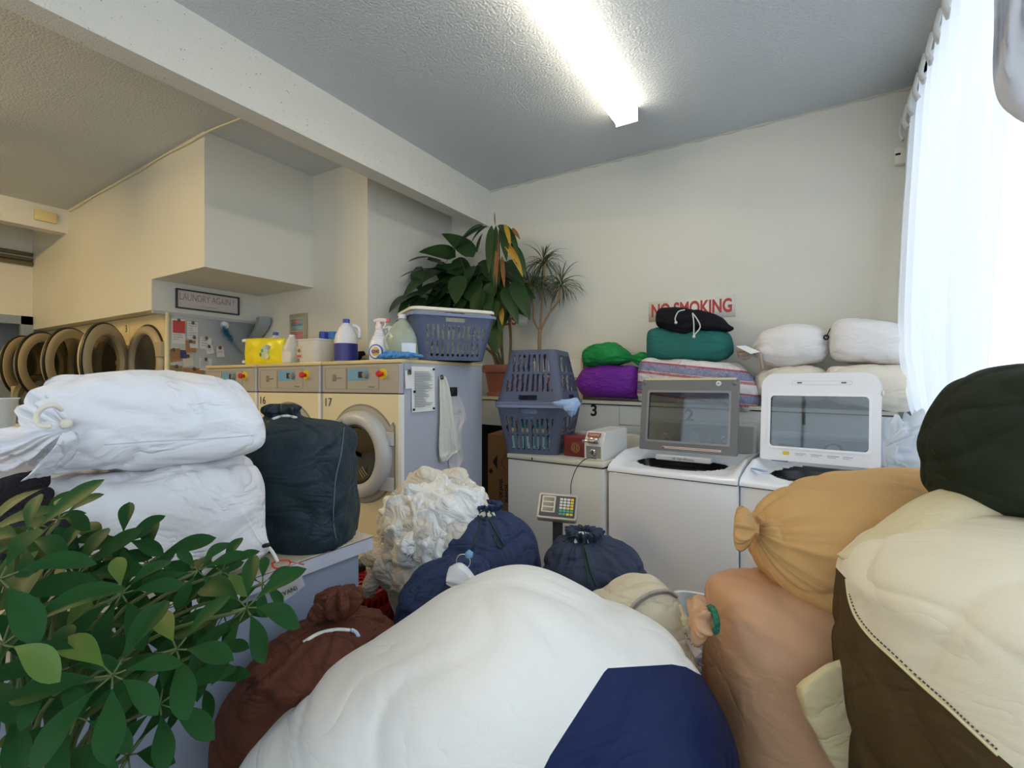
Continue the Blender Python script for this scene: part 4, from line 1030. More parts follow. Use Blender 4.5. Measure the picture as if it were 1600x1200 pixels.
# coin box
t = thing('coin_box', 'white metal coin slide box with chrome lock on the old washer', 'coin box', (-1.085, 2.70, .953), R(-6))
bm = NB(); pr = [(0, 0), (0, .11), (.035, .165), (.33, .175), (.33, 0)]
a = [bm.verts.new((-.062, y, z)) for y, z in pr]; b = [bm.verts.new((.062, y, z)) for y, z in pr]
bm.faces.new(a); bm.faces.new(list(reversed(b)))
for i in range(5): bm.faces.new([a[i], a[(i+1) % 5], b[(i+1) % 5], b[i]])
bmesh.ops.bevel(bm, geom=bm.edges[:], offset=.004, segments=2, affect='EDGES')
obj('housing', bm, mat('coin box white', 'DEDCD4', rough=.3), t, True, 40)
obj('lock_plate', bx(-.048, -.003, .012, .048, 0, .082, bev=.001), mat('lock grey', '8E8C84', rough=.35), t)
bm = NB(); lathe(bm, [(0, .016), (.012, .016), (.014, .01), (.022, .008), (.024, 0)], 24, frame((0, -.003, .045), (1, 0, 0))); obj('lock', bm, CHR, t, True, 40)
bm = NB(); box(bm, -.05, -.05, .108, .02, .01, .122, bev=.003); box(bm, -.02, -.03, .1, .04, .01, .135, bev=.004); obj('coin_slide', bm, CHR, t, True, 40)
Mp = frame((0, .010, .139), (1, 0, 0), (0, .035, .055))
bm = NB(); plate(bm, rrect(.085, .03, .002, 1, .0, .006), .002, Mp @ Matrix.Translation((0, 0, .004))); o = obj('price_label', bm, mat('price label', 'A2554A', rough=.4), t)
text('TOKENS', .018, Mp @ Matrix.Translation((0, .006, .007)), mat('pale lettering', 'DACFC4', rough=.5), 'lettering', o)
# red tea tin
t = thing('gift_tin', 'dark red tin with gold round emblem between basket and coin box', 'tin', (-1.235, 2.78, .953), R(-5))
obj('tin', bx(-.083, 0, 0, .083, .14, .108, bev=.005), mat('dark red tin', '7C2420', rough=.3, var=.15, vscale=30), t, True, 40)
obj('tin_lid', bx(-.085, -.002, .095, .085, .142, .125, bev=.006), mat('dark red lid', '8A2A26', rough=.3), t, True, 40)
GD = mat('dull gold', 'A9814A', rough=.35)
bm = NB(); plate(bm, circ(.03, 32, 0, .055), .001, frame((0, 0, 0), (1, 0, 0)), circ(.026, 32, 0, .055), z0=.0); plate(bm, circ(.022, 8, 0, .055), .0008, frame((0, 0, 0), (1, 0, 0)), circ(.0185, 8, 0, .055))
for x in (-.007, .007): plate(bm, rrect(.006, .026, .001, 1, x, .055), .0009, frame((0, 0, 0), (1, 0, 0)))
bmesh.ops.translate(bm, verts=bm.verts, vec=(0, -.001, 0)); obj('emblem', bm, GD, t)
# stacked baskets on the old washer
lo = Vector((-1.56, 2.93, .953)); rzb = R(10)
tl, per = mk_basket('laundry_basket', 'grey-blue basket packed with bottles and cloths, standing on the old washer', lo, rzb, .35, .41, .31, .10, .11, GREYP)
bm = NB(); 
tu, per = mk_basket('laundry_basket', 'grey-blue basket turned upside down over the packed one', (lo.x, lo.y, .953+.318), rzb, .31, .37, .345, .14, .15, GREYP, M=Matrix.Translation((0, 0, .349)) @ Matrix.Rotation(math.pi, 4, 'X'))
tp = obj('tape_strip', bx(.05, -.2325, .23, .17, -.2300, .27), mat('old packing tape', '9C927C', rough=.25), tl)
rnd = random.Random(5)
for i in range(6):
    loc = lo+Matrix.Rotation(rzb, 3, 'Z') @ Vector((-.13+.052*i, -.165, .012))
    bottle('soap_bottle', 'small teal bottle with pale yellow band in the packed basket', loc, [(0, 0), (.02, 0), (.022, .005), (.022, .15), (.012, .18), (.011, .2), (0, .2)], mat('teal soap', '3F8F86', rough=.25, var=.3, vscale=40), (.012, .195, .222), BCAP, n=16, group='soap bottles in the packed basket',
           lab=[(.022, .115, .15, 180, 360, mat('pale yellow band', 'D9CE86', rough=.5)), (.022, .02, .10, 180, 360, mat('mint label', 'A9D8CF', rough=.5, var=.3, vscale=90))])
PRC = mat('patterned blue cloth', '9DB6D6', rough=.85, var=.45, vscale=16, fold=.3)
q = Matrix.Rotation(rzb, 3, 'Z')
st1 = [(lo+q @ Vector(v), q @ Vector((0, a_, 0)), Vector((0, 0, b_)), .15) for v, a_, b_ in (((-.15, .03, .24), .1, .02), ((-.08, .0, .25), .17, .055), ((.03, 0, .245), .18, .06), ((.13, .0, .26), .17, .045), ((.18, -.02, .27), .1, .02))]
solo('patterned_cloth', loft(st1, n=48, m=40, lump=.02, wr=.01, seed=2), PRC, 'pale blue patterned cloth stuffed at the top of the packed basket', 'cloth')
t = thing('patterned_cloth', 'pale blue patterned cloth corner spilling out between the two baskets', 'cloth', P(890, 640, 2.95))
for i, pl in enumerate((((862, 630), (880, 626), (902, 622), (909, 630), (895, 650), (884, 640), (868, 636)), ((880, 634), (893, 634), (898, 640), (893, 652), (886, 645), (882, 638)))):
    bm = NB(); pts = [P(x, y, 2.87-.02*i) for x, y in pl]; c = sum(pts, Vector())/len(pts); 
    prism(bm, pts, FW, .02); bmesh.ops.subdivide_edges(bm, edges=bm.edges[:], cuts=4, use_grid_fill=True)
    bmesh.ops.triangulate(bm, faces=[f for f in bm.faces if len(f.verts) > 4])
    for v in bm.verts: v.co += Vector((noise.noise(v.co*30), noise.noise(v.co*28+Vector((5, 0, 0))), noise.noise(v.co*33)))*.012
    wpart('cloth_fold', bm, PRC, t)
# cardboard box in the gap
KB = mat('corrugated cardboard', '9B7044', rough=.8, var=.06, vscale=4)
a = PY(762, 675, 3.0); b = PY(800, 675, 3.0)
t = thing('cardboard_box', 'tall cardboard carton in the dark gap beside the old washer', 'box', (a.x+.13, 3.13, 0))
wpart('carton', bx(a.x, 3.0, 0, a.x+.30, 3.26, 1.03, bev=.003), KB, t, smooth=False)
p_ = PY(785, 665, 2.999)
wpart('open_flap', (lambda bm: (prism(bm, [Vector((a.x, 3.0, 1.03)), Vector((a.x+.25, 3.0, 1.03)), Vector((a.x+.22, 3.05, 1.10))], (0, 1, 0), .004), bm)[1])(NB()), KB, t, smooth=False)
c = PY(777, 722, 2.999); M = frame(c-t.location, (1, 0, 0))
bm = NB(); plate(bm, [(0, .055), (-.04, 0), (0, -.055), (.0, -.05), (.0, .05)], .001, M); plate(bm, [(.045, .06), (.0, .0), (.045, -.06), (.09, 0)], .0008, M @ Matrix.Translation((.03, .0, 0)), [(.045, .056), (.003, .0), (.045, -.056), (.087, 0)]); obj('printed_diamonds', bm, mat('carton print', '33261B', rough=.8), t)
c = PY(783, 762, 2.999)
text('EAU DE JAVEL', .035, frame(c-t.location+Vector((0, -.001, -.04)), (0, 0, 1), (-1, 0, 0)), mat('carton print', '33261B', rough=.8), 'lettering', t, bold=.001)
c = PY(792, 765, 2.999); text('BLEACH', .035, frame(c-t.location+Vector((0, -.001, -.03)), (0, 0, 1), (-1, 0, 0)), mat('carton print', '33261B', rough=.8), 'lettering', t, bold=.001)
c = PY(774, 784, 2.999); text('KEEP', .02, frame(c-t.location+Vector((0, -.001, 0)), (0, 0, 1), (-1, 0, 0)), mat('carton print', '33261B', rough=.8), 'lettering', t)
c = PY(767, 736, 2.999); bm = NB(); lathe(bm, [(0, .001), (.018, .001)], 10, frame(c-t.location, (1, 0, 0))); obj('printed_seal', bm, mat('carton print', '33261B', rough=.8), t)
solo('yellow_pail', bx(a.x+.0, 3.30, 0, a.x+.30, 3.37, 1.13, bev=.01), mat('ochre board', 'C79A2C', rough=.6), 'ochre yellow board standing behind the cardboard carton', 'board')

# scale with tilted keypad head
c = P(866, 794, 2.55); t = thing('platform_scale', 'electronic platform scale with keypad head in front of the old washer', 'scale', (c.x, c.y+.04, 0), R(24))
obj('pole', bx(-.027, .0, .03, .027, .045, c.z-.03, bev=.004), mat('charcoal pole', '2B2C30', rough=.4), t, True, 40)
obj('platform', bx(-.2, -.42, .0, .2, .08, .07, bev=.01), mat('scale grey', '5B5C5E', rough=.4), t, True, 40)
Mh = Matrix.Translation((.0, -.005, c.z)) @ Matrix.Rotation(R(-3), 4, 'Y') @ frame((0, 0, 0), (1, 0, .0), (0, .62, .78)) @ Matrix.Rotation(R(-7), 4, 'Z')
bm = NB(); plate(bm, rrect(.21, .145, .014, 5), .03, Mh, z0=-.03); plate(bm, rrect(.205, .14, .014, 5), .006, Mh); h_ = obj('scale_head', bm, mat('scale silver', 'A29E98', rough=.3, metal=.3), t, True, 30)
bm = NB(); plate(bm, rrect(.185, .118, .004, 2), .002, Mh, z0=.006); obj('keypad_face', bm, mat('keypad navy', '24262E', rough=.3), h_)
bm = NB(); plate(bm, rrect(.072, .092, .003, 2, -.048, .008), .0015, Mh, z0=.008); lf_ = obj('display_frame', bm, mat('display frame', 'C9C2AE', rough=.4), h_)
for j in range(3):
    bm = NB(); plate(bm, rrect(.054, .020, .001, 1, -.048, .035-.028*j), .001, Mh, z0=.0095); obj('display', bm, mat('lcd brown', '3C342A', rough=.15), lf_)
kc = ['D6D2C8', 'D6D2C8', 'D6D2C8', 'E0C82A', 'D6D2C8', 'D6D2C8', 'D6D2C8', 'E0C82A', 'D6D2C8', 'D6D2C8', 'D6D2C8', 'E0C82A', 'D6D2C8', 'D6D2C8', 'E0C82A', 'E0C82A', '3FA08C', '3FA08C', '3FA08C', '3FA08C', '3FA08C', '3FA08C', 'E0C82A', 'E0C82A']
for i, cc in enumerate(kc):
    bm = NB(); plate(bm, rrect(.0155, .012, .002, 2, .018+.019*(i % 4), .041-.0165*(i//4)), .0015, Mh, z0=.008); obj('key', bm, mat('key '+cc, cc, rough=.4), h_)
bm = NB(); a = P(892, 772, 2.5); b = P(925, 720, 2.66)
tube(bm, [a, P(893, 752, 2.52), P(903, 728, 2.60), P(918, 716, 2.70), P(932, 717, 2.72)], .0025, n=6)
solo('power_cord', bm, BLK, 'thin black cord looping from the scale head to the coin box', 'cord')

# ---------------------------------------------------------------- plants
LEAF = mat('deep green leaf', '26431E', rough=.42, var=.35, vscale=7, spec=.4)
LEAF2 = mat('glossy umbrella leaf', '1F4720', rough=.5, var=.4, vscale=9, spec=.12)
LEAFY = mat('yellow green leaf', '4C6A22', rough=.5, var=.3, vscale=10)
BRNL = mat('withered leaf', '8A5A2C', rough=.7, var=.4, vscale=14)
for nm in ('deep green leaf', 'glossy umbrella leaf', 'yellow green leaf'):
    MATS[nm].node_tree.nodes['Principled BSDF'].inputs['Subsurface Weight'].default_value = .0
def leaf(bm, base, d, up, L, w, droop=.3, shape=0, n=10, fold=.25, twist=0, cup=0):
    """leaf blade from base along d, drooping; shape 0 lance, 1 obovate, 2 broad ovate"""
    d = Vector(d).normalized(); s = d.cross(Vector(up)).normalized(); u = s.cross(d).normalized(); rows = []
    p = Vector(base); dirv = d.copy()
    for i in range(n+1):
        t = i/n
        if shape == 0: ww = math.sin(math.pi*min(1, t**.75))**.8
        elif shape == 1: ww = (math.sin(math.pi*t**1.5)**.75) if t > 0 else 0
        else: ww = math.sin(math.pi*t**.7)**.7*(1-.25*t)
        ww = max(ww, .02)*w/2
        uu = s.cross(dirv).normalized()
        rows.append([bm.verts.new(p+s*k*ww+uu*(abs(k)*ww*fold-cup*ww*k*k)) for k in (-1, -.5, 0, .5, 1)])
        dirv = (dirv+Vector((0, 0, -1))*droop/n*1.6).normalized()
        p = p+dirv*L/n
    for a, b in zip(rows, rows[1:]):
        for k in range(4): bm.faces.new([a[k], a[k+1], b[k+1], b[k]])
# big-leaved plant in the terracotta pot
pc = PY(786, 600, 3.60); pc.z = lz(pc.x)
t = thing('potted_plant', 'large leafy dracaena with drooping yellowed leaves in a terracotta-coloured pot', 'plant', pc)
TERRA = mat('terracotta plastic', '8C5546', rough=.4, var=.06)
prf = [(0, 0), (.125, 0), (.13, .01), (.13, .035), (.118, .04), (.145, .20), (.15, .205), (.165, .205), (.17, .215), (.17, .265), (.16, .27), (.15, .262), (.15, .24), (0, .24)]
bm = NB(); lathe(bm, prf, 48, squash=(1.12, .95)); obj('pot', bm, TERRA, t, True, 35)
bm = NB(); lathe(bm, [(0, .25), (.155, .25)], 32); obj('soil', bm, mat('soil', '2E241B', rough=1, bump=.8, bscale=60), t)
stems = [[(0, 0, .24), (-.03, .02, .6), (.0, 0, 1.12)], [(-.06, 0, .24), (-.16, .0, .5), (-.34, -.02, .72)], [(.05, .02, .24), (.06, .03, .5), (.02, .05, .78)], [(-.04, .05, .24), (-.2, .05, .42), (-.45, .05, .50)]]
for s in stems:
    bm = NB(); tube(bm, s, .012, n=8); obj('stem', bm, mat('plant stem', '6B5A35', rough=.7), t, True)
rnd = random.Random(12); bg = NB(); by = NB(); bb = NB()
def L2(px, py, tx, ty, w, Y=3.5, sh=2, droop=.5, b=None, up=(0, 0, 1)):
    cap = lambda q: min(Y, -2.95*(SA*(q-800)/F+CA)/(CA*(q-800)/F-SA)-.03)
    a = PY(px, py, cap(px)); e = PY(tx, ty, cap(tx)-.06); d = e-a; leaf(b or bg, a-pc, (d+Vector((0, 0, d.length*droop*.5))), (rnd.uniform(-.3, .3), -1, .9), d.length*1.1, w*(1.25 if sh == 2 else 1), droop, sh, fold=.15)
# top cane leaves hanging (x from, y from, x to, y to, width)
for a in ((768, 352, 764, 420, .085), (775, 352, 772, 440, .07), (778, 352, 798, 372, .06), (782, 352, 792, 402, .075), (785, 352, 812, 392, .06), (760, 354, 690, 400, .11), (755, 352, 715, 370, .07), (762, 353, 733, 378, .05), (790, 380, 824, 425, .10)):
    L2(*a[:4], a[4], Y=3.38, sh=0, droop=.8)
for a in ((786, 378, 818, 424, .06), (788, 350, 798, 380, .04)): L2(*a[:4], a[4], Y=3.36, sh=0, droop=.6, b=by)
for a in ((774, 352, 773, 332, .035), (778, 360, 776, 440, .04), (784, 400, 788, 445, .04), (800, 356, 812, 372, .03), (780, 375, 772, 430, .03)): L2(*a[:4], a[4], Y=3.37, sh=0, droop=.1, b=bb)
for a in ((712, 402, 660, 385, .17), (690, 408, 640, 398, .08), (700, 425, 627, 418, .09), (725, 428, 680, 412, .12), (718, 430, 712, 470, .16), (742, 415, 722, 455, .17), (700, 420, 630, 448, .16), (690, 440, 640, 470, .15), (715, 440, 680, 470, .14), (735, 440, 745, 470, .19), (760, 410, 780, 440, .15), (740, 402, 700, 360, .14), (745, 395, 752, 365, .07), (700, 460, 655, 500, .14), (640, 465, 620, 515, .10), (665, 455, 622, 480, .12), (690, 455, 668, 480, .13), (700, 458, 690, 500, .15), (722, 455, 732, 500, .16), (752, 452, 742, 500, .16), (770, 440, 760, 480, .14), (780, 440, 798, 480, .13), (785, 450, 810, 500, .10), (778, 462, 790, 500, .12), (800, 440, 828, 492, .12), (795, 425, 820, 440, .06), (760, 460, 765, 490, .10), (730, 470, 700, 500, .14), (775, 470, 768, 510, .12)):
    L2(*a[:4], a[4], Y=3.46+rnd.uniform(-.06, .1), sh=2, droop=.45)
for i in range(64):
    px = rnd.gauss(725, 48); py = rnd.uniform(405, 480)
    if px < 640 or px > 812: continue
    an = rnd.uniform(-.6, 3.8); L2(px, py, px+46*math.cos(an), py+34*abs(math.sin(an)), rnd.uniform(.09, .15), Y=3.58+rnd.uniform(-.04, .08), sh=2, droop=.5)
L2(772, 500, 776, 548, .13, Y=3.40, sh=2, droop=.1); L2(786, 470, 782, 520, .08, Y=3.42, sh=0, droop=.2); L2(783, 480, 785, 505, .05, Y=3.41, sh=0, b=by)
for x, y in ((690, 410), (720, 405), (700, 430), (745, 430), (765, 400), (780, 360)):
    a = PY(x, y, 3.5)-pc; bm = NB(); tube(bm, [Vector((.0, 0, .26)), Vector((a.x*.5, a.y*.6, a.z*.6)), a], .005, n=5); obj('leaf_stalk', bm, mat('green stalk', '4A5A2C', rough=.5), t, True)
for b_ in (bg, by, bb):
    for v in b_.verts: v.co.y = min(v.co.y, 3.785-pc.y); v.co.x = max(v.co.x, -2.995-pc.x)
obj('foliage', bg, LEAF, t, True)
o = obj('yellowed_leaves', by, mat('yellowed leaf', 'B08A2E', rough=.45, var=.35, vscale=12), t, True); o['label'] = 'yellowing drooping leaves'
o = obj('withered_leaves', bb, BRNL, t, True); o['label'] = 'brown withered leaves'
# spiky dracaena
dc = PY(846, 600, 3.66); dc.z = lz(dc.x)
t = thing('spiky_plant', 'spiky thin-leaved dracaena on a bare branching trunk behind the stacked baskets', 'plant', dc)
bm = NB(); lathe(bm, [(0, 0), (.08, 0), (.105, .15), (.11, .155), (.11, .17), (0, .165)], 32); obj('pot', bm, TERRA, t, True, 40)
def Q(px, py, Y=3.64): return PY(px, py, Y)-dc
WD = mat('dracaena bark', '93775A', rough=.8, bump=.4, bscale=90)
bm = NB(); tube(bm, [(0, 0, .15), Q(843, 545), Q(844, 515)], .016, n=10); tube(bm, [Q(844, 518), Q(835, 500), Q(833, 470), Q(826, 440)], .011, n=8)
tube(bm, [Q(844, 518), Q(846, 490), Q(849, 450), Q(850, 415)], .010, n=8); tube(bm, [Q(845, 515), Q(858, 490), Q(872, 470), Q(876, 446)], .010, n=8); obj('trunk', bm, WD, t, True)
bm = NB(); bs = NB()
for (cx, cy, n_, L_) in ((849, 408, 90, .26), (832, 440, 70, .22), (877, 442, 80, .26), (845, 445, 50, .2)):
    c = Q(cx, cy)
    for i in range(n_):
        a = rnd.uniform(0, 6.28); e = rnd.uniform(-.35, 1.2)
        d = Vector((math.cos(a)*math.cos(e), math.sin(a)*math.cos(e)*.6, math.sin(e)))
        l = L_*rnd.uniform(.6, 1.1)
        leaf(bs if e < -.1 and i % 5 == 0 else bm, c+Vector((0, 0, rnd.uniform(-.05, .02))), d, (.1, .1, 1), l, .009, rnd.uniform(.5, 1.5), 0, n=7, fold=.4)
for b_ in (bm, bs):
    for v in b_.verts: v.co.y = min(v.co.y, 3.79-dc.y)
obj('foliage', bm, mat('narrow leaf', '4C5A38', rough=.4, var=.3, vscale=12), t, True); o = obj('dry_foliage', bs, mat('dry narrow leaf', '8E6F55', rough=.6), t, True); o['label'] = 'dry brownish hanging leaves'
# umbrella plant in the foreground
uc = Vector((-1.0, .22, 0)); uc.z = 0
t = thing('umbrella_plant', 'umbrella plant with glossy whorled leaves in the foreground beside the counter', 'plant', uc)
bm = NB(); lathe(bm, [(0, 0), (.12, 0), (.15, .28), (.165, .285), (.165, .32), (.15, .32), (.145, .3), (0, .29)], 40); obj('pot', bm, TERRA, t, True, 40)
st = mat('green stalk', '4A5A2C', rough=.5)
whorls = [(190, 928, 66, .72, 7), (276, 1015, 78, .66, 6), (4, 1008, 112, .55, 6), (88, 1050, 70, .6, 5), (309, 892, 46, .82, 6), (347, 893, 46, .84, 6), (385, 950, 82, .74, 8), (191, 843, 50, .85, 6), (38, 845, 84, .66, 7), (92, 812, 54, .78, 6), (176, 1055, 84, .6, 7), (410, 912, 34, .84, 6), (0, 905, 92, .58, 6), (250, 955, 66, .8, 6), (120, 900, 80, .76, 7), (330, 1010, 60, .8, 6), (60, 960, 80, .78, 7), (140, 985, 80, .78, 7), (230, 880, 60, .86, 6), (20, 1100, 90, .62, 6), (120, 1120, 80, .66, 6), (250, 1100, 70, .72, 6), (300, 960, 60, .84, 6), (-30, 950, 90, .66, 7), (-40, 850, 90, .7, 7), (-20, 1060, 90, .6, 7), (200, 1000, 70, .82, 7), (160, 870, 60, .84, 6), (70, 1180, 90, .65, 7), (200, 1180, 80, .7, 7), (315, 1070, 55, .84, 5), (90, 880, 60, .8, 6), (60, 820, 50, .84, 6), (100, 1000, 70, .85, 7), (180, 940, 60, .88, 7), (250, 1030, 60, .86, 7), (350, 960, 55, .86, 6), (40, 1040, 70, .85, 7), (300, 915, 50, .88, 6)]
bm = NB(); b2 = NB(); bs = NB(); rnd = random.Random(21)
for (px, py, Lp, d, k) in whorls:
    c = P(px, py, d)-uc; L = Lp/F*d*1.28; a0 = rnd.uniform(0, 6.28)
    nrm = (-FW*.62+RT*rnd.uniform(-.3, .3)+UP*rnd.uniform(.5, .9)).normalized()
    e1 = nrm.orthogonal().normalized(); e2 = nrm.cross(e1)
    for i in range(k):
        a = a0+6.283*i/k+rnd.uniform(-.2, .2); dv = e1*math.cos(a)+e2*math.sin(a)
        l = L*rnd.uniform(.72, 1.08); b0 = c+dv*l*.12; s = dv+nrm*.1
        leaf(b2 if rnd.random() < .07 else bm, b0+s*l*.08, s, nrm, l, l*.38, rnd.uniform(.15, .6), 1, n=10, fold=rnd.uniform(.05, .3))
        tube(bs, [c, b0+s*l*.1], .0013, n=4, smooth=False)
    root = Vector((rnd.uniform(-.06, .06), rnd.uniform(-.06, .06), .35)); mid = Vector(((root.x+c.x)/2*.8, (root.y+c.y)/2*.8, max(.5, c.z-.12)))
    tube(bs, [root, mid, c], .003, n=6)
obj('foliage', bm, LEAF2, t, True); o = obj('pale_leaves', b2, LEAFY, t, True); o['label'] = 'paler yellow-green leaflets'; obj('stems', bs, st, t, True)
b = NB()
for a in (0, 2.1, 4.2): tube(b, [(.05*math.cos(a), .05*math.sin(a), .29), (.04*math.cos(a+1), .04*math.sin(a+1), .6), (.08*math.cos(a), .08*math.sin(a), .85)], .009, n=8)
obj('woody_stem', b, mat('woody stem', '7A6A48', rough=.7), t, True)

# ---------------------------------------------------------------- bags on the ledge
YL = 3.56
def LB_(name, label, m, rows, Y=YL, knot=None, **k):
    px = sum(r[0] for r in rows)/len(rows); d0 = dY(px, Y)
    rr = []
    for r in rows:
        d = dY(r[0], Y+(r[5] if len(r) > 5 else 0)); rr.append((r[0], r[1], r[2], r[3], r[4] if len(r) > 4 else 0, d-d0))
    st = hst(d0, rr)
    st = [(c, a, Vector((0, 1, 0))*b.length, q) for c, a, b, q in st]
    kw = dict(n=56, m=64, lump=.008, wr=.006, lf=6, wf=9, ex=2.6); kw.update(k)
    if knot: kw['knot'] = knot
    return bag(name, label, m, st, **kw)
PURP = cloth('purple nylon', '7A2E9E', rough=.5, fold=.5, fscale=12); GRN = cloth('emerald nylon', '1E8A45', rough=.6, fold=.5, fscale=10)
TEAL = cloth('dusty teal cotton', '2E6E68', var=.2); BLKC = cloth('black cotton', '15161C', rough=.8)
WHC = cloth('white cotton', 'E6E3E2', var=.03, fold=.3); WHC2 = cloth('cream cotton', 'E2DACB', var=.05, fold=.3)
LB_('laundry_bag', 'purple nylon bag lying on the ledge above the number 3', PURP, [(899, 596, 602, .02), (906, 588, 608, .07), (916, 577, 620, .12), (940, 571, 621, .14), (970, 571, 622, .14), (992, 573, 623, .13), (1002, 580, 621, .09), (1005, 592, 612, .03)], seed=3)
LB_('laundry_bag', 'emerald green bag lying on top of the purple bag', GRN, [(911, 552, 560, .02), (915, 545, 570, .07, .05), (926, 538, 574, .11, .03), (945, 534, 573, .13), (965, 537, 571, .12, .03), (980, 548, 567, .08, .12), (988, 555, 565, .025, .3), (1000, 553, 572, .05, .35), (1010, 555, 573, .05, .4), (1016, 560, 570, .02, .3)], seed=6, lump=.012)
LB_('laundry_bag', 'stuffed teal bag with pale stains resting on the striped bag', TEAL, [(1013, 525, 555, .03), (1017, 515, 562, .1), (1030, 511, 566, .13), (1060, 514, 567, .14), (1100, 514, 567, .14), (1130, 516, 564, .13, .02), (1141, 524, 556, .08, .08), (1146, 540, 550, .02, .2)], seed=8)
t = LB_('laundry_bag', 'black drawstring bag on top of the teal bag', BLKC, [(1026, 498, 506, .02), (1030, 483, 512, .08, .04), (1045, 479, 518, .11, .03), (1060, 480, 523, .11, .04), (1075, 483, 525, .1, .1), (1090, 484, 520, .1, .04), (1110, 488, 520, .1, .03), (1128, 496, 519, .08, .03), (1138, 506, 519, .05), (1146, 511, 515, .015)], Y=3.50, seed=9, lump=.012)
CW = mat('white cord', 'DAD6CC', rough=.8)
for pts in ([(1070, 484), (1060, 487), (1055, 497), (1056, 503)], [(1082, 489), (1084, 505), (1084, 523)], [(1082, 489), (1090, 500), (1094, 511), (1087, 521), (1084, 524)]):
    bm = NB(); tube(bm, [PY(x, y, 3.375) for x, y in pts], .004, n=7); wpart('drawstring', bm, CW, t)
for x, y in ((1056, 504), (1084, 526)):
    bm = NB(); bmesh.ops.create_icosphere(bm, subdivisions=2, radius=.010, matrix=Matrix.Translation(PY(x, y, 3.372))); wpart('cord_knot', bm, CW, t)
# striped woven plastic bag
m = bpy.data.materials.new('striped woven plastic'); m.use_nodes = True; nt_ = m.node_tree; N = nt_.nodes; Lk = nt_.links; b = N['Principled BSDF']; b.inputs['Roughness'].default_value = .4
tc = N.new('ShaderNodeTexCoord'); sp = N.new('ShaderNodeSeparateXYZ'); Lk.new(tc.outputs['Object'], sp.inputs[0])
def strip(out, freq, ph, th_):
    a = N.new('ShaderNodeMath'); a.operation = 'MULTIPLY_ADD'; a.inputs[1].default_value = freq; a.inputs[2].default_value = ph; Lk.new(out, a.inputs[0])
    f = N.new('ShaderNodeMath'); f.operation = 'FRACT'; Lk.new(a.outputs[0], f.inputs[0])
    g = N.new('ShaderNodeMath'); g.operation = 'LESS_THAN'; g.inputs[1].default_value = th_; Lk.new(f.outputs[0], g.inputs[0]); return g.outputs[0]
zx = N.new('ShaderNodeMath'); zx.operation = 'MULTIPLY_ADD'; zx.inputs[1].default_value = .12; Lk.new(sp.outputs['X'], zx.inputs[0]); Lk.new(sp.outputs['Z'], zx.inputs[2])
nw = N.new('ShaderNodeTexNoise'); nw.inputs['Scale'].default_value = 120; Lk.new(tc.outputs['Object'], nw.inputs['Vector'])
cur = None
for src, fr_, ph, th_, c in ((zx.outputs[0], 7, .25, .45, '5A5F8E'), (zx.outputs[0], 7, .40, .13, 'A8303C'), (zx.outputs[0], 7, -.12, .08, 'A8303C')):
    s_ = strip(src, fr_, ph, th_); mx = N.new('ShaderNodeMix'); mx.data_type = 'RGBA'
    if cur is None: mx.inputs[6].default_value = srgb('D9D3D0')
    else: Lk.new(cur, mx.inputs[6])
    mx.inputs[7].default_value = srgb(c)
    mm = N.new('ShaderNodeMath'); mm.operation = 'MULTIPLY'; Lk.new(s_, mm.inputs[0]); 
    mr = N.new('ShaderNodeMapRange'); mr.inputs[3].default_value = .45; mr.inputs[4].default_value = 1.15; Lk.new(nw.outputs[0], mr.inputs[0]); Lk.new(mr.outputs[0], mm.inputs[1]); mm.use_clamp = True
    if src is sp.outputs['X']: mm.inputs[1].default_value = .12
    Lk.new(mm.outputs[0], mx.inputs[0]); cur = mx.outputs[2]
Lk.new(cur, b.inputs['Base Color'])
nb = N.new('ShaderNodeTexNoise'); nb.inputs['Scale'].default_value = 11; nb.inputs['Distortion'].default_value = 1.2; Lk.new(tc.outputs['Object'], nb.inputs['Vector']); bp = N.new('ShaderNodeBump'); bp.inputs['Strength'].default_value = .7; bp.inputs['Distance'].default_value = .03; Lk.new(nb.outputs[0], bp.inputs['Height']); Lk.new(bp.outputs[0], b.inputs['Normal'])
LB_('striped_bag', 'red, blue and white striped woven plastic bag on the ledge behind the grey lid', m, [(1002, 580, 625, .08), (1006, 564, 628, .14), (1025, 560, 628, .17), (1070, 562, 632, .18), (1120, 566, 634, .18), (1150, 568, 645, .19), (1170, 580, 648, .17), (1182, 595, 640, .12), (1187, 612, 626, .04)], Y=3.52, seed=11, ex=3.6, lump=.014, wr=.012)
BEI = cloth('fawn cotton neck', 'A8988C', fold=.4)
LB_('laundry_bag', 'plump white bag with puckered end, upper left one above the raised white lid', WHC, [(1176, 540, 556, .02, .3), (1186, 526, 560, .08, .12), (1194, 518, 568, .12, .05), (1215, 511, 572, .14), (1245, 508, 573, .15), (1275, 509, 570, .14, .03), (1288, 517, 562, .1, .12), (1294, 530, 550, .05, .25), (1291, 536, 544, .01, .2)], seed=13, knotmat=BEI, knot=(PY(1178, 549, 3.5), Vector((-1, -.5, -.15)), .05, 3, .1, 5, 1.0))
t = thing('name_card', 'blank white card resting in front of the fawn neck of the plump white bag', 'card', PY(1168, 548, 3.34))
bm = NB(); prism(bm, [PY(1150, 541, 3.38), PY(1165, 540, 3.44), PY(1188, 550, 3.42), PY(1173, 553, 3.36)], (0, 0, 1), .001); wpart('card', bm, mat('card white', 'EDECE8', rough=.5), t, smooth=False)
bm = NB(); tube(bm, [PY(1188, 552, 3.40), PY(1190, 566, 3.38), PY(1191, 578, 3.38)], .008, n=8); wpart('tag_strap', bm, BEI, t)
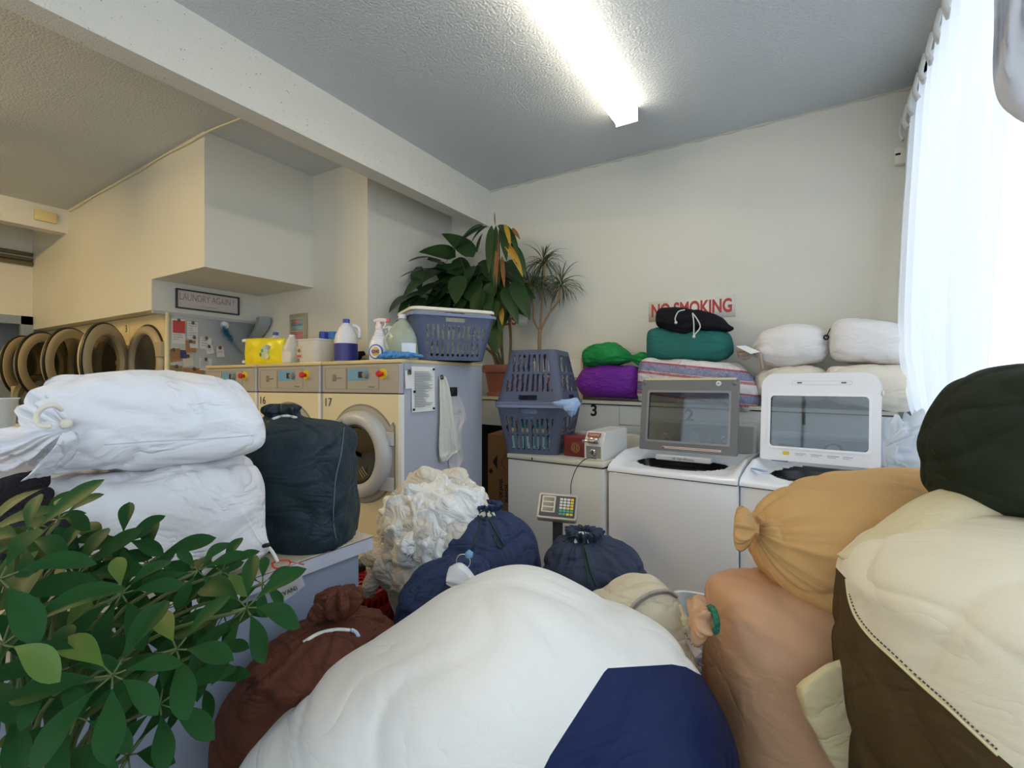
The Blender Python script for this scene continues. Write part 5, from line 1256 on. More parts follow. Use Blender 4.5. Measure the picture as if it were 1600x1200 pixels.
LB_('laundry_bag', 'large white bag beside the curtain on top of the cream bag', WHC, [(1296, 530, 545, .03, .1), (1300, 510, 558, .1, .06), (1315, 499, 566, .14, .02), (1345, 498, 570, .16), (1380, 503, 572, .16), (1404, 508, 571, .14, .02), (1415, 520, 562, .1, .08), (1421, 540, 552, .03, .25)], seed=17, Y=3.50)
LB_('laundry_bag', 'cream bag on the ledge end under the large white bag', WHC2, [(1290, 580, 620, .06), (1300, 572, 628, .13), (1340, 570, 636, .16), (1390, 569, 642, .16), (1415, 572, 644, .15), (1428, 582, 638, .1, .05), (1434, 600, 625, .03, .1)], seed=19, Y=3.44)
LB_('laundry_bag', 'off-white bag at the bottom behind the raised white lid', WHC2, [(1180, 590, 612, .04), (1192, 580, 622, .12), (1230, 572, 628, .15), (1270, 570, 628, .15), (1292, 580, 622, .1), (1298, 595, 610, .03)], seed=23, Y=3.55)
bm = NB(); c = PY(1291, 527, 3.45); ringm(bm, .012, .005, frame(c, (1, .3, 0)), 16, 8); tube(bm, [c, c+Vector((.02, -.01, .05))], .003, n=6)
solo('cord_lock', bm, BLK, 'small black cord toggle between the two upper white bags', 'cord lock')
a = PY(895, 555, 3.6); b = PY(914, 555, 3.6)
t = thing('file_box', 'cream archive box standing between the baskets and the green bag', 'box', ((a.x+b.x)/2, 3.62, lz(a.x)), 0)
w_ = (b.x-a.x)/2; obj('box', bx(-w_-.04, -.06, 0, w_, .1, .325, bev=.003), mat('cream carton', 'CFC2A0', rough=.6), t)
obj('spine_label', bx(-w_-.03, -.062, .01, w_-.02, -.06, .32), mat('paper label', 'DDD8CF', rough=.6), t)
text('files', .04, frame((-.01, -.063, .14), (0, 0, -1), (1, 0, 0)), mat('grey print', '77757A', rough=.6), 'lettering', t)

# ---------------------------------------------------------------- curtains
SH = sheer('sheer curtain', 'F2F5FA', .22)
def curtain(name, label, rows, m, nfold, amp, seed=0, n=240, mm=60, cat='curtain'):
    """rows: (height, start point xy, end point xy)"""
    bm = NB(); g = []; R0 = [Vector((r[0], 0, 0)) for r in rows]; A0 = [Vector((*r[1], 0)) for r in rows]; B0 = [Vector((*r[2], 0)) for r in rows]
    for i in range(mm+1):
        t = i*(len(rows)-1)/mm; z = lerpl(R0, t).x; a = crom(A0, t); b = crom(B0, t); row = []
        for j in range(n+1):
            u = j/n; p = a.lerp(b, u); nr = Vector((-(b-a).y, (b-a).x, 0)).normalized()
            ea = min(1, u*14)*min(1, (1-u)*14)
            ww = u*nfold*6.283; s = math.sin(ww+.5*math.sin(u*9+seed)+.4*math.sin(i/mm*2))
            pin = .55+.45*min(1, i/mm*4)
            p = p+nr*amp*ea*(s*pin+.35*math.sin(ww*1.7+seed)*.5)
            row.append(bm.verts.new((p.x, p.y, z)))
        g.append(row)
    for i in range(mm):
        for j in range(n): bm.faces.new([g[i][j], g[i][j+1], g[i+1][j+1], g[i+1][j]])
    t = thing(name, label, cat, (rows[-1][1][0], rows[-1][1][1], min(r[0] for r in rows)))
    wpart('curtain_panel', bm, m, t); return t
def gxy(px, py, d): p = P(px, py, d); return (p.x, p.y)
def at(px, X): r = (px-800)/F; d = X/(CA*r-SA); return P(px, 600, d)
ct = curtain('sheer_curtain', 'white pleated sheer curtain hanging at the window by the corner', [
    (2.97, (.50, 3.72), (.485, 1.72)), (2.8, (.49, 3.70), (.48, 1.76)), (2.2, (.46, 3.66), (.47, 1.88)), (1.6, (.44, 3.6), (.46, 2.0)), (1.3, (.47, 3.45), (.47, 2.1)), (1.1, (.49, 3.15), (.49, 2.15)), (.9, (.50, 2.9), (.50, 2.15)), (.5, (.505, 2.8), (.505, 2.15)), (.1, (.49, 2.75), (.48, 2.15))], SH, 11, .030)
for i in range(12):
    y = 3.70-i*.165; bm = NB(); 
    for s in (-1, 0, 1): tube(bm, [(.47, y+s*.012, 2.98), (.455, y+s*.006, 2.90), (.47, y+s*.014, 2.85)], .010, n=8)
    wpart('pinch_pleat', bm, cloth('pleat cotton', 'C9C9C6', fold=.2), ct)
bm = NB(); tube(bm, [(.52, 3.78, 3.0), (.52, -1.9, 3.0)], .012, n=10, smooth=False); solo('curtain_rail', bm, WM, 'white rail carrying the curtains above the window', 'curtain rail')
curtain('sheer_curtain', 'white sheer curtain panel nearer the viewer at the window', [
    (2.97, (.50, 1.70), (.50, -.6)), (2.2, (.50, 1.66), (.50, -.5)), (1.5, (.50, 1.60), (.50, -.4)), (.8, (.50, 1.6), (.50, -.4))], sheer('very sheer curtain', 'F4F7FC', .35), 9, .012, seed=3)
bm = NB(); SWAG = cloth('swag cotton', 'DAD9DA', fold=.2); g0 = None
top_ = [(1553, -40), (1553, 40), (1551, 100), (1553, 135), (1562, 162), (1580, 180), (1602, 193), (1640, 204), (1700, 214)]
for i in range(41):
    c = crom([Vector((x, y, 0)) for x, y in top_], i*8/40); q = []
    for k in range(9):
        f = k/8; px = c.x+f*60+10*f*(i/40); py = c.y*(1-f*.75)-f*30
        q.append(bm.verts.new(P(px, py, 1.12+.03*math.sin(f*9+i*.1)+.05*f)))
    if g0:
        for k in range(8): bm.faces.new([g0[k], g0[k+1], q[k+1], q[k]])
    g0 = q
bmesh.ops.solidify(bm, geom=bm.faces[:], thickness=.004)
solo('curtain_swag', bm, SWAG, 'pale looped curtain swag at the top of the window, nearest the viewer', 'curtain')
# clear plastic wrap bundle beside washer
PW = sheer('thin plastic film', 'F2F6FA', .12)
bm = loft([(P(x, y, 2.28), UP*h, FW*hd, .2) for x, y, h, hd in ((1380, 705, .06, .04), (1390, 702, .10, .08), (1412, 698, .14, .11), (1440, 702, .15, .12), (1468, 712, .13, .10), (1490, 725, .06, .05))], n=64, m=64, lump=.05, wr=.03, lf=9, wf=14, seed=4)
solo('plastic_wrap', bm, PW, 'bundle of crumpled clear plastic film between the white lid and the curtain', 'plastic film')
bm = NB(); prism(bm, [P(1400, 700, 2.62), P(1428, 640, 2.66), P(1442, 668, 2.66), P(1412, 720, 2.6)], (.3, .9, 0), .02)
bmesh.ops.bevel(bm, geom=bm.edges[:], offset=.006, segments=2, affect='EDGES')
solo('white_cloth', bm, WHC, 'folded white cloth leaning between the ledge end and the curtain', 'cloth', smooth=True, auto=50)

# ---------------------------------------------------------------- counter on the left
LAM = mat('beige laminate', 'CFC0A8', rough=.3, var=.04); LAMW = mat('grey white edge', 'C3C3CC', rough=.35); CB = mat('grey blue laminate', '97A0B2', rough=.35)
t = thing('counter', 'beige-topped laminate counter with grey-blue side under the white sacks', 'counter', (-1.6, .3, 0))
wpart('worktop', bx(-2.15, -.75, .915, -1.185, 1.10, .92), LAM, t, smooth=False)
wpart('worktop_edge', bx(-2.148, -.748, .875, -1.187, 1.098, .915), LAMW, t, smooth=False)
wpart('edge_line', bx(-2.15, -.75, .9145, -1.1845, 1.1005, .9165), mat('brown edge line', '4A3C34', rough=.6), t, smooth=False)
wpart('side_panel', bx(-2.13, -.73, 0, -1.215, 1.065, .875), CB, t, smooth=False)
# sacks on the counter
WS = cloth('white sack cotton', 'E2E3E8', var=.02, fold=.5, fscale=7); WS2 = cloth('white sack cotton warm', 'DEDCDD', var=.03, fold=.55, fscale=6)
low = bag('laundry_sack', 'lower white sack on the counter under the tied white sack', WS2, hst(1.29, [(74, 790, 850, .06), (86, 762, 872, .13), (110, 742, 886, .17), (160, 733, 893, .2), (240, 724, 895, .21), (320, 717, 893, .18, 0, -.02), (362, 720, 888, .13, .01, -.05), (384, 735, 882, .09, .02, -.07), (398, 775, 876, .05, .03, -.08), (410, 830, 868, .02, .1, -.08), (419, 850, 862, .006, .2, -.08)]), n=96, m=110, ex=3, seed=31, lump=.016, wr=.010, floor=.921)
top = bag('laundry_sack', 'upper white tied sack lying on another white sack on the counter', WS, hst(1.27, [(106, 664, 682, .012, .3, -.17), (102, 652, 694, .03, .26, -.16), (98, 632, 712, .07, .2, -.12), (104, 608, 728, .12, .12, -.06), (128, 592, 737, .16, .07), (170, 583, 738, .17, .035), (240, 579, 731, .17), (310, 581, 723, .15, 0, -.02), (345, 588, 717, .12, 0, -.05), (368, 606, 713, .09, 0, -.07), (388, 632, 708, .06, 0, -.09), (403, 658, 700, .035, 0, -.10), (411, 674, 690, .01, 0, -.1)]), n=110, m=120, ex=2.7, k=13, seed=37, lump=.010, wr=.010)
z_ = top.location.z
nk = loft([(P(x, y, 1.24+dd), (P(x, y-h, 1.24+dd)-P(x, y, 1.24+dd)), FW*hd, pl) for x, y, h, hd, dd, pl in ((106, 672, 7, .02, -.14, .3), (92, 676, 18, .045, -.14, .3), (70, 690, 30, .07, -.1, .28), (40, 700, 36, .10, -.04, .22), (10, 705, 38, .11, -.04, .2), (-25, 712, 34, .09, -.04, .2), (-50, 716, 14, .04, -.04, .2))], n=80, m=60, ex=2, k=9, lump=.014, wr=.012, lf=8, wf=12, seed=5)
wpart('gathered_neck', nk, WS, top)
nk = loft([(P(x, y, 1.08), (P(x+ax, y-h, 1.08)-P(x, y, 1.08)), FW*hd, pl) for x, y, ax, h, hd, pl in ((108, 680, 0, 6, .02, .2), (102, 700, 10, 14, .03, .25), (90, 716, 18, 22, .035, .25), (72, 732, 22, 22, .035, .2), (60, 742, 20, 12, .02, .1))], n=60, m=40, ex=2.2, k=5, lump=.006, wr=.006, seed=6)
wpart('gathered_neck', nk, WS, top)
bm = NB(); tube(bm, [P(96, 640, 1.06), P(84, 633, 1.04), P(66, 638, 1.03), P(57, 652, 1.03), P(62, 664, 1.03), P(80, 666, 1.04)], lambda u: .0055, n=8); wpart('tie_strap', bm, WHC2, top)
bm = NB(); bmesh.ops.create_icosphere(bm, subdivisions=3, radius=.011, matrix=Matrix.Translation(P(104, 662, 1.085))); wpart('tie_knot', bm, WHC2, top)
onpath(top, [(163, 695), (230, 690), (330, 685), (396, 680)], .0012, mat('seam grey', 'C4C7D2', rough=.8), 'hem_seam')
# dark green sack
DG = cloth('dark green nylon', '24333A', rough=.5, var=.12, fold=.45, fscale=7, sheen=0)
gs = bag('laundry_sack', 'dark green nylon sack with ruched top standing on the counter', DG, vst(1.52, [(855, 425, 530, .06), (852, 408, 545, .12), (838, 398, 552, .15), (790, 393, 555, .16), (730, 393, 556, .16), (695, 396, 554, .16, .01), (675, 400, 545, .15, .02), (662, 404, 520, .12, .05), (654, 414, 482, .06, .12), (649, 420, 468, .035, .25), (643, 416, 466, .04, .3), (636, 416, 466, .035, .35), (631, 424, 456, .02, .3)]), n=96, m=110, ex=2.9, k=12, seed=41, lump=.012, wr=.012, floor=.921)
onpath(gs, [(426, 655), (438, 651), (450, 650), (464, 653)], .0045, CW, 'drawstring')
onpath(gs, [(538, 668), (533, 710), (525, 745), (522, 780), (521, 815), (525, 842)], .0016, mat('pale seam', '5E6C78', rough=.7), 'side_seam')
onpath(gs, [(470, 771), (500, 774), (521, 776)], .0022, mat('dark seam', '18222A', rough=.7), 'pocket_seam')
# tag on the counter edge
t = thing('luggage_tag', 'plastic-sleeved brown card tag on a red ring hanging over the counter edge', 'tag', P(440, 905, 1.16))
bm = NB(); tube(bm, [P(405, 856, 1.22), P(412, 853, 1.2), P(421, 851, 1.2)], .005, n=8); wpart('cord_toggle', bm, BLK, t)
bm = NB(); tube(bm, [P(421, 856, 1.20), P(428, 866, 1.18), P(434, 878, 1.165)], .004, n=8); wpart('cord', bm, CW, t)
bm = NB(); tube(bm, [P(425, 880, 1.165), P(436, 876, 1.17), P(452, 876, 1.18), P(452, 884, 1.17), P(440, 888, 1.15), P(428, 887, 1.15), P(425, 880, 1.165)], .0022, n=6); tube(bm, [P(452, 878, 1.175), P(475, 882, 1.19)], .0015, n=6); wpart('red_tie', bm, REDP, t)
pl = [P(426, 898, 1.16), P(463, 884, 1.175), P(474, 914, 1.17), P(436, 943, 1.15), P(424, 930, 1.15)]
bm = NB(); prism(bm, pl, FW, .0015); wpart('card', bm, mat('grey brown card', '9C9188', rough=.6), t, smooth=False)
pl = [P(421, 894, 1.157), P(465, 876, 1.172), P(477, 915, 1.165), P(433, 948, 1.145)]
bm = NB(); prism(bm, pl, FW, .0008); wpart('plastic_sleeve', bm, mat('clear sleeve', 'E8EBEE', rough=.1, alpha=.12), t, smooth=False)
ya = (P(440, 943, 1.15)-P(426, 898, 1.16)); xa = P(466, 908, 1.17)-P(430, 925, 1.155)
for s, x, y in (('pacific Gym', 450, 905), ('(VAN)', 452, 924)):
    text(s, .014, frame(P(x, y, 1.155)-t.location, xa), INK, 'handwriting', t)
# dark rolled mats at far left
MT = mat('dark fuzzy mat', '231B20', rough=1, bump=1, bscale=160, var=.5, vscale=60)
for i, (x0, y0, x1, y1, r_, lb) in enumerate(((-60, 790, 62, 752, .035, 'dark plum rolled mat, uppermost of the rolls at the left end of the counter'), (-60, 812, 72, 776, .026, 'dark plum rolled mat in the middle of the rolls beside the lower white sack'), (-60, 850, 74, 808, .042, 'thick dark rolled mat at the bottom of the rolls behind the umbrella plant'))):
    a, b = P(x0, y0, 1.0), P(x1, y1, 1.08); d = (b-a)/6
    bm = loft([(a+d*k, UP*r_*(1 if 0 < k < 6 else .8), FW*r_*(1 if 0 < k < 6 else .8), .05) for k in range(7)], n=40, m=50, ex=2, k=4, lump=.006, wr=.008, seed=50+i)
    solo('rolled_mat', bm, MT, lb, 'rolled mat')
bm = loft([(P(x, 860, 1.02), UP*.06, FW*.1) for x in (-70, 0, 60, 80)], n=32, m=20, floor=.921); solo('folded_mat', bm, mat('black mat', '17181C', rough=1), 'black folded mat under the dark rolled mats', 'mat')
bm = NB(); lathe(bm, [(0, 0), (.03, 0), (.04, .09), (.043, .09), (.043, .094), (.036, .094)], 24, Matrix.Translation(P(2, 668, 1.55)))
solo('plastic_cup', bm, mat('clear white plastic', 'D4D8DA', rough=.2), 'clear plastic cup standing behind the neck of the upper white sack', 'cup')
bm = NB(); bx_ = P(-10, 672, 1.55); box(bm, bx_.x-.3, bx_.y-.12, .92, bx_.x+.09, bx_.y+.25, bx_.z, bev=.01); solo('white_crate', bm, WHP, 'white box at the left end of the counter behind the sacks', 'box')

# ---------------------------------------------------------------- heaps on the floor, middle
NV = cloth('navy cotton', '303C5A', rough=.7, var=.15, fold=.4, fscale=8); NV2 = cloth('dusty navy cotton', '363E52', rough=.75, var=.2, fold=.4, fscale=8)
GC = mat('dark green cord', '1C3B2C', rough=.7)
def fy(d): return 600+EYE*F/d
def navy(label, m, d, rows, cx, cy, cords, white, seed, rn=.05):
    st = vst(d, [(fy(d)-2, rows[0][1]+30, rows[0][2]-30, rows[0][3]*.8), (fy(d)-30, rows[0][1], rows[0][2], rows[0][3])]+rows)
    t = bag('laundry_bag', label, m, st, group=None, n=110, m=120, ex=2.2, k=15, seed=seed, lump=.014, wr=.012, floor=.002)
    c = P(cx, cy, d-.0)
    bm = loft([(c+Vector((0, 0, z)), RT*a_, FW*a_, .2) for z, a_ in ((-.05, rn*.8), (-.01, rn*.8), (.012, rn*.65), (.016, rn*.2))], n=32, m=16, k=5, lump=.01); wpart('contents', bm, WHC, t)
    for pts in cords:
        onpath(t, [p[:2] for p in pts], .003, GC, 'drawstring', off=.003)
    return t
def gather(d, cx, cy, xl, xr, yb, hd, rim=.05):
    """rows closing from the shoulders to the tied mouth, seen from above"""
    pass
n1 = navy('navy drawstring bag in front of the white rag heap, its mouth tied with green cord', NV, 1.80,
     [(940, 672, 840, .2), (900, 664, 847, .215), (865, 668, 843, .21, .01), (835, 684, 828, .18, .04), (812, 706, 808, .12, .1), (802, 728, 788, .07, .18), (797, 738, 779, .05, .25), (787, 733, 784, .06, .35), (786, 738, 780, .045, .3), (796, 742, 776, .035, .2), (803, 746, 772, .02, .1)], 757, 797,
     [[(752, 806, 1.72), (748, 830, 1.60), (738, 855, 1.56), (730, 872, 1.55)], [(760, 805, 1.72), (772, 825, 1.60), (786, 850, 1.57), (780, 855, 1.56), (770, 835, 1.58)], [(745, 804, 1.74), (757, 798, 1.73), (770, 806, 1.73), (757, 812, 1.70), (745, 804, 1.74)]], None, 61)
n2 = navy('dark navy drawstring bag standing in front of the scale and white washer', NV2, 1.62,
     [(960, 850, 1010, .18), (925, 843, 1017, .2), (900, 845, 1012, .2, .01), (872, 852, 1000, .18, .04), (852, 866, 978, .13, .1), (843, 880, 950, .08, .18), (842, 888, 938, .055, .25), (830, 884, 940, .06, .35), (828, 892, 932, .045, .3), (838, 896, 926, .035, .2), (848, 900, 920, .02, .1)], 910, 842,
     [[(912, 850, 1.52), (918, 870, 1.44), (924, 895, 1.41), (932, 915, 1.40)], [(910, 850, 1.52), (914, 872, 1.44), (918, 898, 1.41), (920, 912, 1.40)], [(880, 846, 1.56), (892, 838, 1.56), (905, 840, 1.54), (912, 850, 1.52)], [(912, 825, 1.60), (914, 838, 1.54), (912, 850, 1.52)]], None, 67)
n3 = navy('navy bag partly covered by the big white bag, white cloth showing at its mouth', NV, 1.45,
     [(1000, 612, 775, .17), (960, 614, 778, .18), (925, 625, 774, .17, .02), (900, 645, 766, .13, .06), (885, 668, 762, .09, .12), (878, 690, 758, .06, .2), (872, 700, 755, .04, .25)], 725, 890,
     [], None, 71, .07)
bm = NB(); ringm(bm, .020, .0015, frame(P(724, 877, 1.36), (1, .4, .2)), 24, 6); wpart('wire_ring', bm, CHR, n3)
bm = NB(); lathe(bm, [(0, 0), (.010, .004), (.012, .016), (0, .026)], 12, Matrix.Translation(P(733, 873, 1.36))); wpart('bead', bm, BLUE, n3)
bm = loft([(P(x, y, 1.33), UP*h, FW*.04, .2) for x, y, h in ((700, 898, .012), (715, 900, .03), (728, 908, .034), (742, 918, .02), (748, 922, .006))], n=32, m=24, lump=.01); wpart('contents', bm, WHC, n3)
# brown sack
BR = cloth('brown cotton', '5A3324', rough=.75, var=.15, fold=.5, fscale=9)
d = 1.15
br = bag('laundry_bag', 'brown sack with a twisted knotted top beside the counter', BR, vst(d, [(fy(d)-2, 380, 620, .15), (fy(d)-60, 350, 655, .2), (1250, 345, 660, .17), (1150, 350, 655, .17), (1080, 360, 645, .17), (1035, 385, 628, .17, .02), (1005, 415, 612, .18, .05), (988, 450, 596, .13, .1), (976, 480, 575, .08, .18), (970, 500, 556, .04, .25)]), n=110, m=120, ex=2.2, k=16, seed=73, lump=.014, wr=.014, floor=.002,
     knot=[(P(532, 975, d), Vector((-.05, 0, 1)), .046, 9, .085, 8, 1.0), (P(520, 962, d-.02), Vector((-.5, -.3, .5)), .030, 12, .05, 7, 1.0)])
onpath(br, [(548, 985), (525, 984), (498, 990), (474, 1004)], .0042, CW, 'drawstring')
onpath(br, [(549, 984), (556, 988), (560, 995)], .0045, mat('blue white cord', 'B6C2DA', rough=.8), 'cord_end')
# red milk crates
RC = mat('red crate plastic', 'A3161C', rough=.35)
def crate(loc, rz, label):
    t = thing('milk_crate', label, 'crate', loc, rz, 'red crates stacked behind the counter'); bm = NB(); w, h = .33, .28
    for s in (-1, 1):
        for ax in (0, 1):
            for k in range(10):
                x = -w/2+.016+(w-.032)*k/9
                v = (x-.006, s*w/2-.004, .01, x+.006, s*w/2+.004, h-.02) if ax == 0 else (s*w/2-.004, x-.006, .01, s*w/2+.004, x+.006, h-.02); box(bm, *v)
            for z in (.0, .09, .18, h-.03):
                v = (-w/2, s*w/2-.006, z, w/2, s*w/2+.006, z+.025) if ax == 0 else (s*w/2-.006, -w/2, z, s*w/2+.006, w/2, z+.025); box(bm, *v)
    obj('side_lattice', bm, RC, t)
    bm = NB()
    for k in range(11):
        x = -w/2+w*k/10; box(bm, x-.004, -w/2, h-.012, x+.004, w/2, h-.004); box(bm, -w/2, x-.004, h-.011, w/2, x+.004, h-.005)
    tube(bm, [(-w/2, -w/2, h-.004), (w/2, w/2, h-.004)], .005, n=6, smooth=False); tube(bm, [(-w/2, w/2, h-.004), (w/2, -w/2, h-.004)], .005, n=6, smooth=False)
    obj('grid_panel', bm, RC, t)
    obj('inner_shade', bx(-w/2+.012, -w/2+.012, .004, w/2-.012, w/2-.012, h-.04), mat('crate shade red', '7E1015', rough=.5), t); return t  # darker red block paints the shade inside the lattice
cc = P(572, 880, 2.16); k1 = crate((cc.x, cc.y, 0), R(8), 'red lattice crate standing on the floor behind the counter'); k2 = crate((cc.x, cc.y, .282), R(6), 'red lattice crate, topmost of the stack behind the counter')
solo('black_plug', bx(cc.x-.1, cc.y-.02, .563, cc.x-.03, cc.y+.04, .60, bev=.008), BLK, 'small black box lying on the top red crate', 'box')
# rag heap
RB = cloth('cream sack', 'C9BFA8', fold=.5)
d = 1.98
hb = bag('rag_sack', 'tall soft cream sack overflowing with white rags beside machine 17', cloth('translucent rag bag', 'D2CBC0', fold=.6, fscale=12), vst(d, [(fy(d)-2, 628, 735, .12), (1080, 632, 745, .13), (1000, 626, 748, .15), (940, 622, 746, .15, .03), (880, 618, 746, .15, .04), (820, 622, 744, .15, .04), (785, 634, 740, .13, .05), (765, 650, 735, .1, .05)]), n=90, m=90, ex=2.2, k=12, seed=81, lump=.02, wr=.02, floor=.002, cat='rag sack')
RW = cloth('white rag', 'E8E6E1', var=.06, fold=.5, fscale=16); RW2 = cloth('cream rag', 'D9D0C0', var=.08, fold=.5, fscale=16)
def ragmesh(seed, r):
    """crumpled square of cloth, centre raised, edges drooping, +Z outward"""
    rnd = random.Random(seed); bm = NB(); n = 40; g = {}; s = Vector((seed*7.1, seed*2.3, 0))
    a0 = rnd.uniform(0, 6.28); sh = rnd.uniform(.75, 1.3)
    for i in range(n+1):
        for j in range(n+1):
            u, v = (i/n-.5)*2, (j/n-.5)*2
            q = u*(1-.25*v*v), v*(1-.25*u*u)
            wob = 1+.35*noise.noise(Vector((u*1.3, v*1.3, seed)))
            x, y = q[0]*r*wob*sh, q[1]*r*wob/sh
            rr = math.hypot(u, v)
            th_ = math.atan2(v, u); nz = noise.noise(Vector((u*1.1, v*1.1, 0))+s); n2 = noise.noise(Vector((u*2.4, v*1.2, 3))+s)
            kk = 3+seed % 3; fo = math.cos(th_*kk+seed)+.6*math.cos(th_*(kk+2)-seed*2)
            z = r*(.16+.35*nz+.10*fo*rr*min(1, rr*1.6)+.12*(1-min(1, abs(n2)*4))-.50*rr*rr)
            g[i, j] = bm.verts.new((x, y, z))
    for i in range(n):
        for j in range(n): bm.faces.new([g[i, j], g[i+1, j], g[i+1, j+1], g[i, j+1]])
    r_ = bmesh.ops.extrude_face_region(bm, geom=bm.faces[:]); bmesh.ops.translate(bm, verts=[v for v in r_['geom'] if isinstance(v, bmesh.types.BMVert)], vec=(0, 0, -.002)); return bm
protos = []
rnd = random.Random(99)
spots = [(690, 760, 1.86), (725, 765, 1.88), (655, 765, 1.86), (640, 785, 1.80), (672, 790, 1.74), (706, 790, 1.74), (735, 792, 1.80), (620, 805, 1.84), (645, 822, 1.73), (680, 822, 1.70), (712, 820, 1.72), (612, 835, 1.82), (630, 850, 1.76), (662, 856, 1.72), (690, 850, 1.70), (605, 868, 1.82), (628, 885, 1.75), (655, 890, 1.72), (612, 905, 1.78), (700, 745, 1.96), (665, 752, 1.97), (738, 775, 1.93)]
base_c = P(678, 850, 1.98)
for i, (x, y, dd) in enumerate(spots):
    c = P(x, y, dd); nr = (c-base_c); nr = Vector((nr.x, nr.y, nr.z*.9+.02)).normalized()
    if i < 6:
        o = obj('white_rag', ragmesh(i+3, rnd.uniform(.125, .155)), RW if i % 3 else RW2, None, True); protos.append(o)
    else: o = protos[i % 6].copy(); COL.objects.link(o)
    if i > 14: o.data = protos[0].data if i % 2 else protos[3].data
    o.rotation_euler = (nr.to_track_quat('Z', 'Y').to_matrix() @ Matrix.Rotation(rnd.uniform(0, 6.28), 3, 'Z')).to_euler(); o.location = c
    tag(o, 'crumpled cream-tinted rag in the white heap beside machine 17' if RW2.name in [m_.name for m_ in o.data.materials] else 'crumpled white rag in the heap beside machine 17', 'rag', 'crumpled white rags in the heap')
bm = NB(); tube(bm, [P(574, 925, 1.85), P(582, 908, 1.83), P(592, 892, 1.85)], .03, n=20)
for v in bm.verts: v.co += Vector((noise.noise(v.co*20), noise.noise(v.co*20+Vector((3, 0, 0))), 0))*.008
solo('rolled_rag', bm, RW2, 'rolled cream rag poking out over the red crate', 'rag')

# ---------------------------------------------------------------- foreground heap
# low carts that carry the bags
CV = cloth('grey canvas', '6E6C68', fold=.3)
def cart(label, x0, y0, x1, y1, z, rz=0):
    cx, cy = (x0+x1)/2, (y0+y1)/2; w, dd = (x1-x0)/2, (y1-y0)/2
    t = thing('laundry_cart', label, 'cart', (cx, cy, 0), rz)
    bm = NB(); tube(bm, [(p[0], p[1], z) for p in rrect(w*2, dd*2, .05, 4)]+[(w, dd-.05, z)], .012, n=8, smooth=False); obj('frame', bm, STEEL, t, True)
    bm = NB()
    for sx in (-1, 1):
        for sy in (-1, 1): tube(bm, [(sx*(w-.03), sy*(dd-.03), .06), (sx*(w-.01), sy*(dd-.01), z)], .01, n=8, smooth=False)
    obj('post', bm, STEEL, t, True)
    obj('canvas_liner', bx(-w+.015, -dd+.015, .12, w-.015, dd-.015, z-.01, bev=.02), CV, t, True)
    for sx in (-1, 1):
        for sy in (-1, 1):
            bm = NB(); lathe(bm, [(0, -.012), (.03, -.012), (.03, .012), (0, .012)], 20, Matrix.Translation((sx*(w-.03), sy*(dd-.03), .03)) @ Matrix.Rotation(R(90), 4, 'X')); obj('caster', bm, BLK, t, True, 40)
    return t
def split_faces(bm, test, cut=None):
    """the faces for which test holds, moved into a bmesh of their own"""
    if cut:
        eye = Vector((0, 0, EYE))
        for (x0, y0), (x1, y1) in zip(cut, cut[1:]):
            a, b = P(x0, y0, 1)-eye, P(x1, y1, 1)-eye
            lo = min(x0, x1)-4; hi = max(x0, x1)+4; ylo = min(y0, y1)-4; yhi = max(y0, y1)+4
            fs = [f for f in bm.faces if (lambda q: lo <= q[0] <= hi and ylo <= q[1] <= yhi)(proj(f.calc_center_median()))]
            geo = list(fs)+list({e for f in fs for e in f.edges})+list({v for f in fs for v in f.verts})
            bmesh.ops.bisect_plane(bm, geom=geo, plane_co=eye, plane_no=a.cross(b).normalized(), dist=1e-5)
    b2 = bm.copy(); f1 = [f for f in bm.faces if test(f.calc_center_median())]; f2 = [f for f in b2.faces if not test(f.calc_center_median())]
    bmesh.ops.delete(bm, geom=f1, context='FACES'); bmesh.ops.delete(b2, geom=f2, context='FACES'); return b2
def pip(pt, poly):
    x, y = pt; c = False; n = len(poly)
    for i in range(n):
        (x0, y0), (x1, y1) = poly[i], poly[i-1]
        if (y0 > y) != (y1 > y) and x < (x1-x0)*(y-y0)/(y1-y0)+x0: c = not c
    return c
WB = cloth('cream white nylon', 'E9E6DF', rough=.6, var=.02, fold=.25, fscale=5); NB_ = cloth('deep navy nylon', '17254E', rough=.6, var=.1, fold=.3, fscale=5)
d = .98
st = hst(d, [(370, 1200, 1240, .03), (395, 1165, 1290, .07), (440, 1122, 1330, .12), (500, 1072, 1350, .17), (560, 1030, 1360, .21), (625, 985, 1365, .24), (705, 935, 1365, .27), (785, 906, 1365, .28), (860, 909, 1360, .27), (940, 938, 1350, .25), (1010, 965, 1340, .24), (1060, 1000, 1330, .20), (1100, 1060, 1310, .14), (1130, 1120, 1270, .08), (1145, 1170, 1220, .03)])
bm = loft(st, n=150, m=190, ex=2.3, seed=91, lump=.016, wr=.010, lf=2.6, wf=3.4)
poly = [(944, 1050), (950, 1044), (1000, 1041), (1050, 1038), (1072, 1042), (1090, 1052), (1300, 1150), (1300, 1500), (700, 1500), (860, 1180), (905, 1110)]
nb_ = split_faces(bm, lambda p: pip(proj(p), poly) and p.dot(FW) < d+.08, [(700, 1500), (860, 1180), (905, 1110), (944, 1050), (950, 1044), (1000, 1041), (1050, 1038), (1072, 1042), (1090, 1052), (1300, 1150)])
z = min(v.co.z for v in bm.verts); c = P(760, 1000, d)
bw = thing('laundry_sack', 'huge cream-white sack with a navy corner panel at the front of the heap', 'laundry bag', (c.x, c.y, z))
wpart('bag_body', bm, WB, bw); o = wpart('corner_panel', nb_, NB_, bw); o['label'] = 'deep navy corner panel'
edge = [(905, 1110), (925, 1077), (944, 1046), (1000, 1041), (1062, 1038)]
cart('steel-framed laundry cart under the huge cream-white sack', c.x-.26, c.y-.16, c.x+.26, c.y+.10, z+.05, YAW)
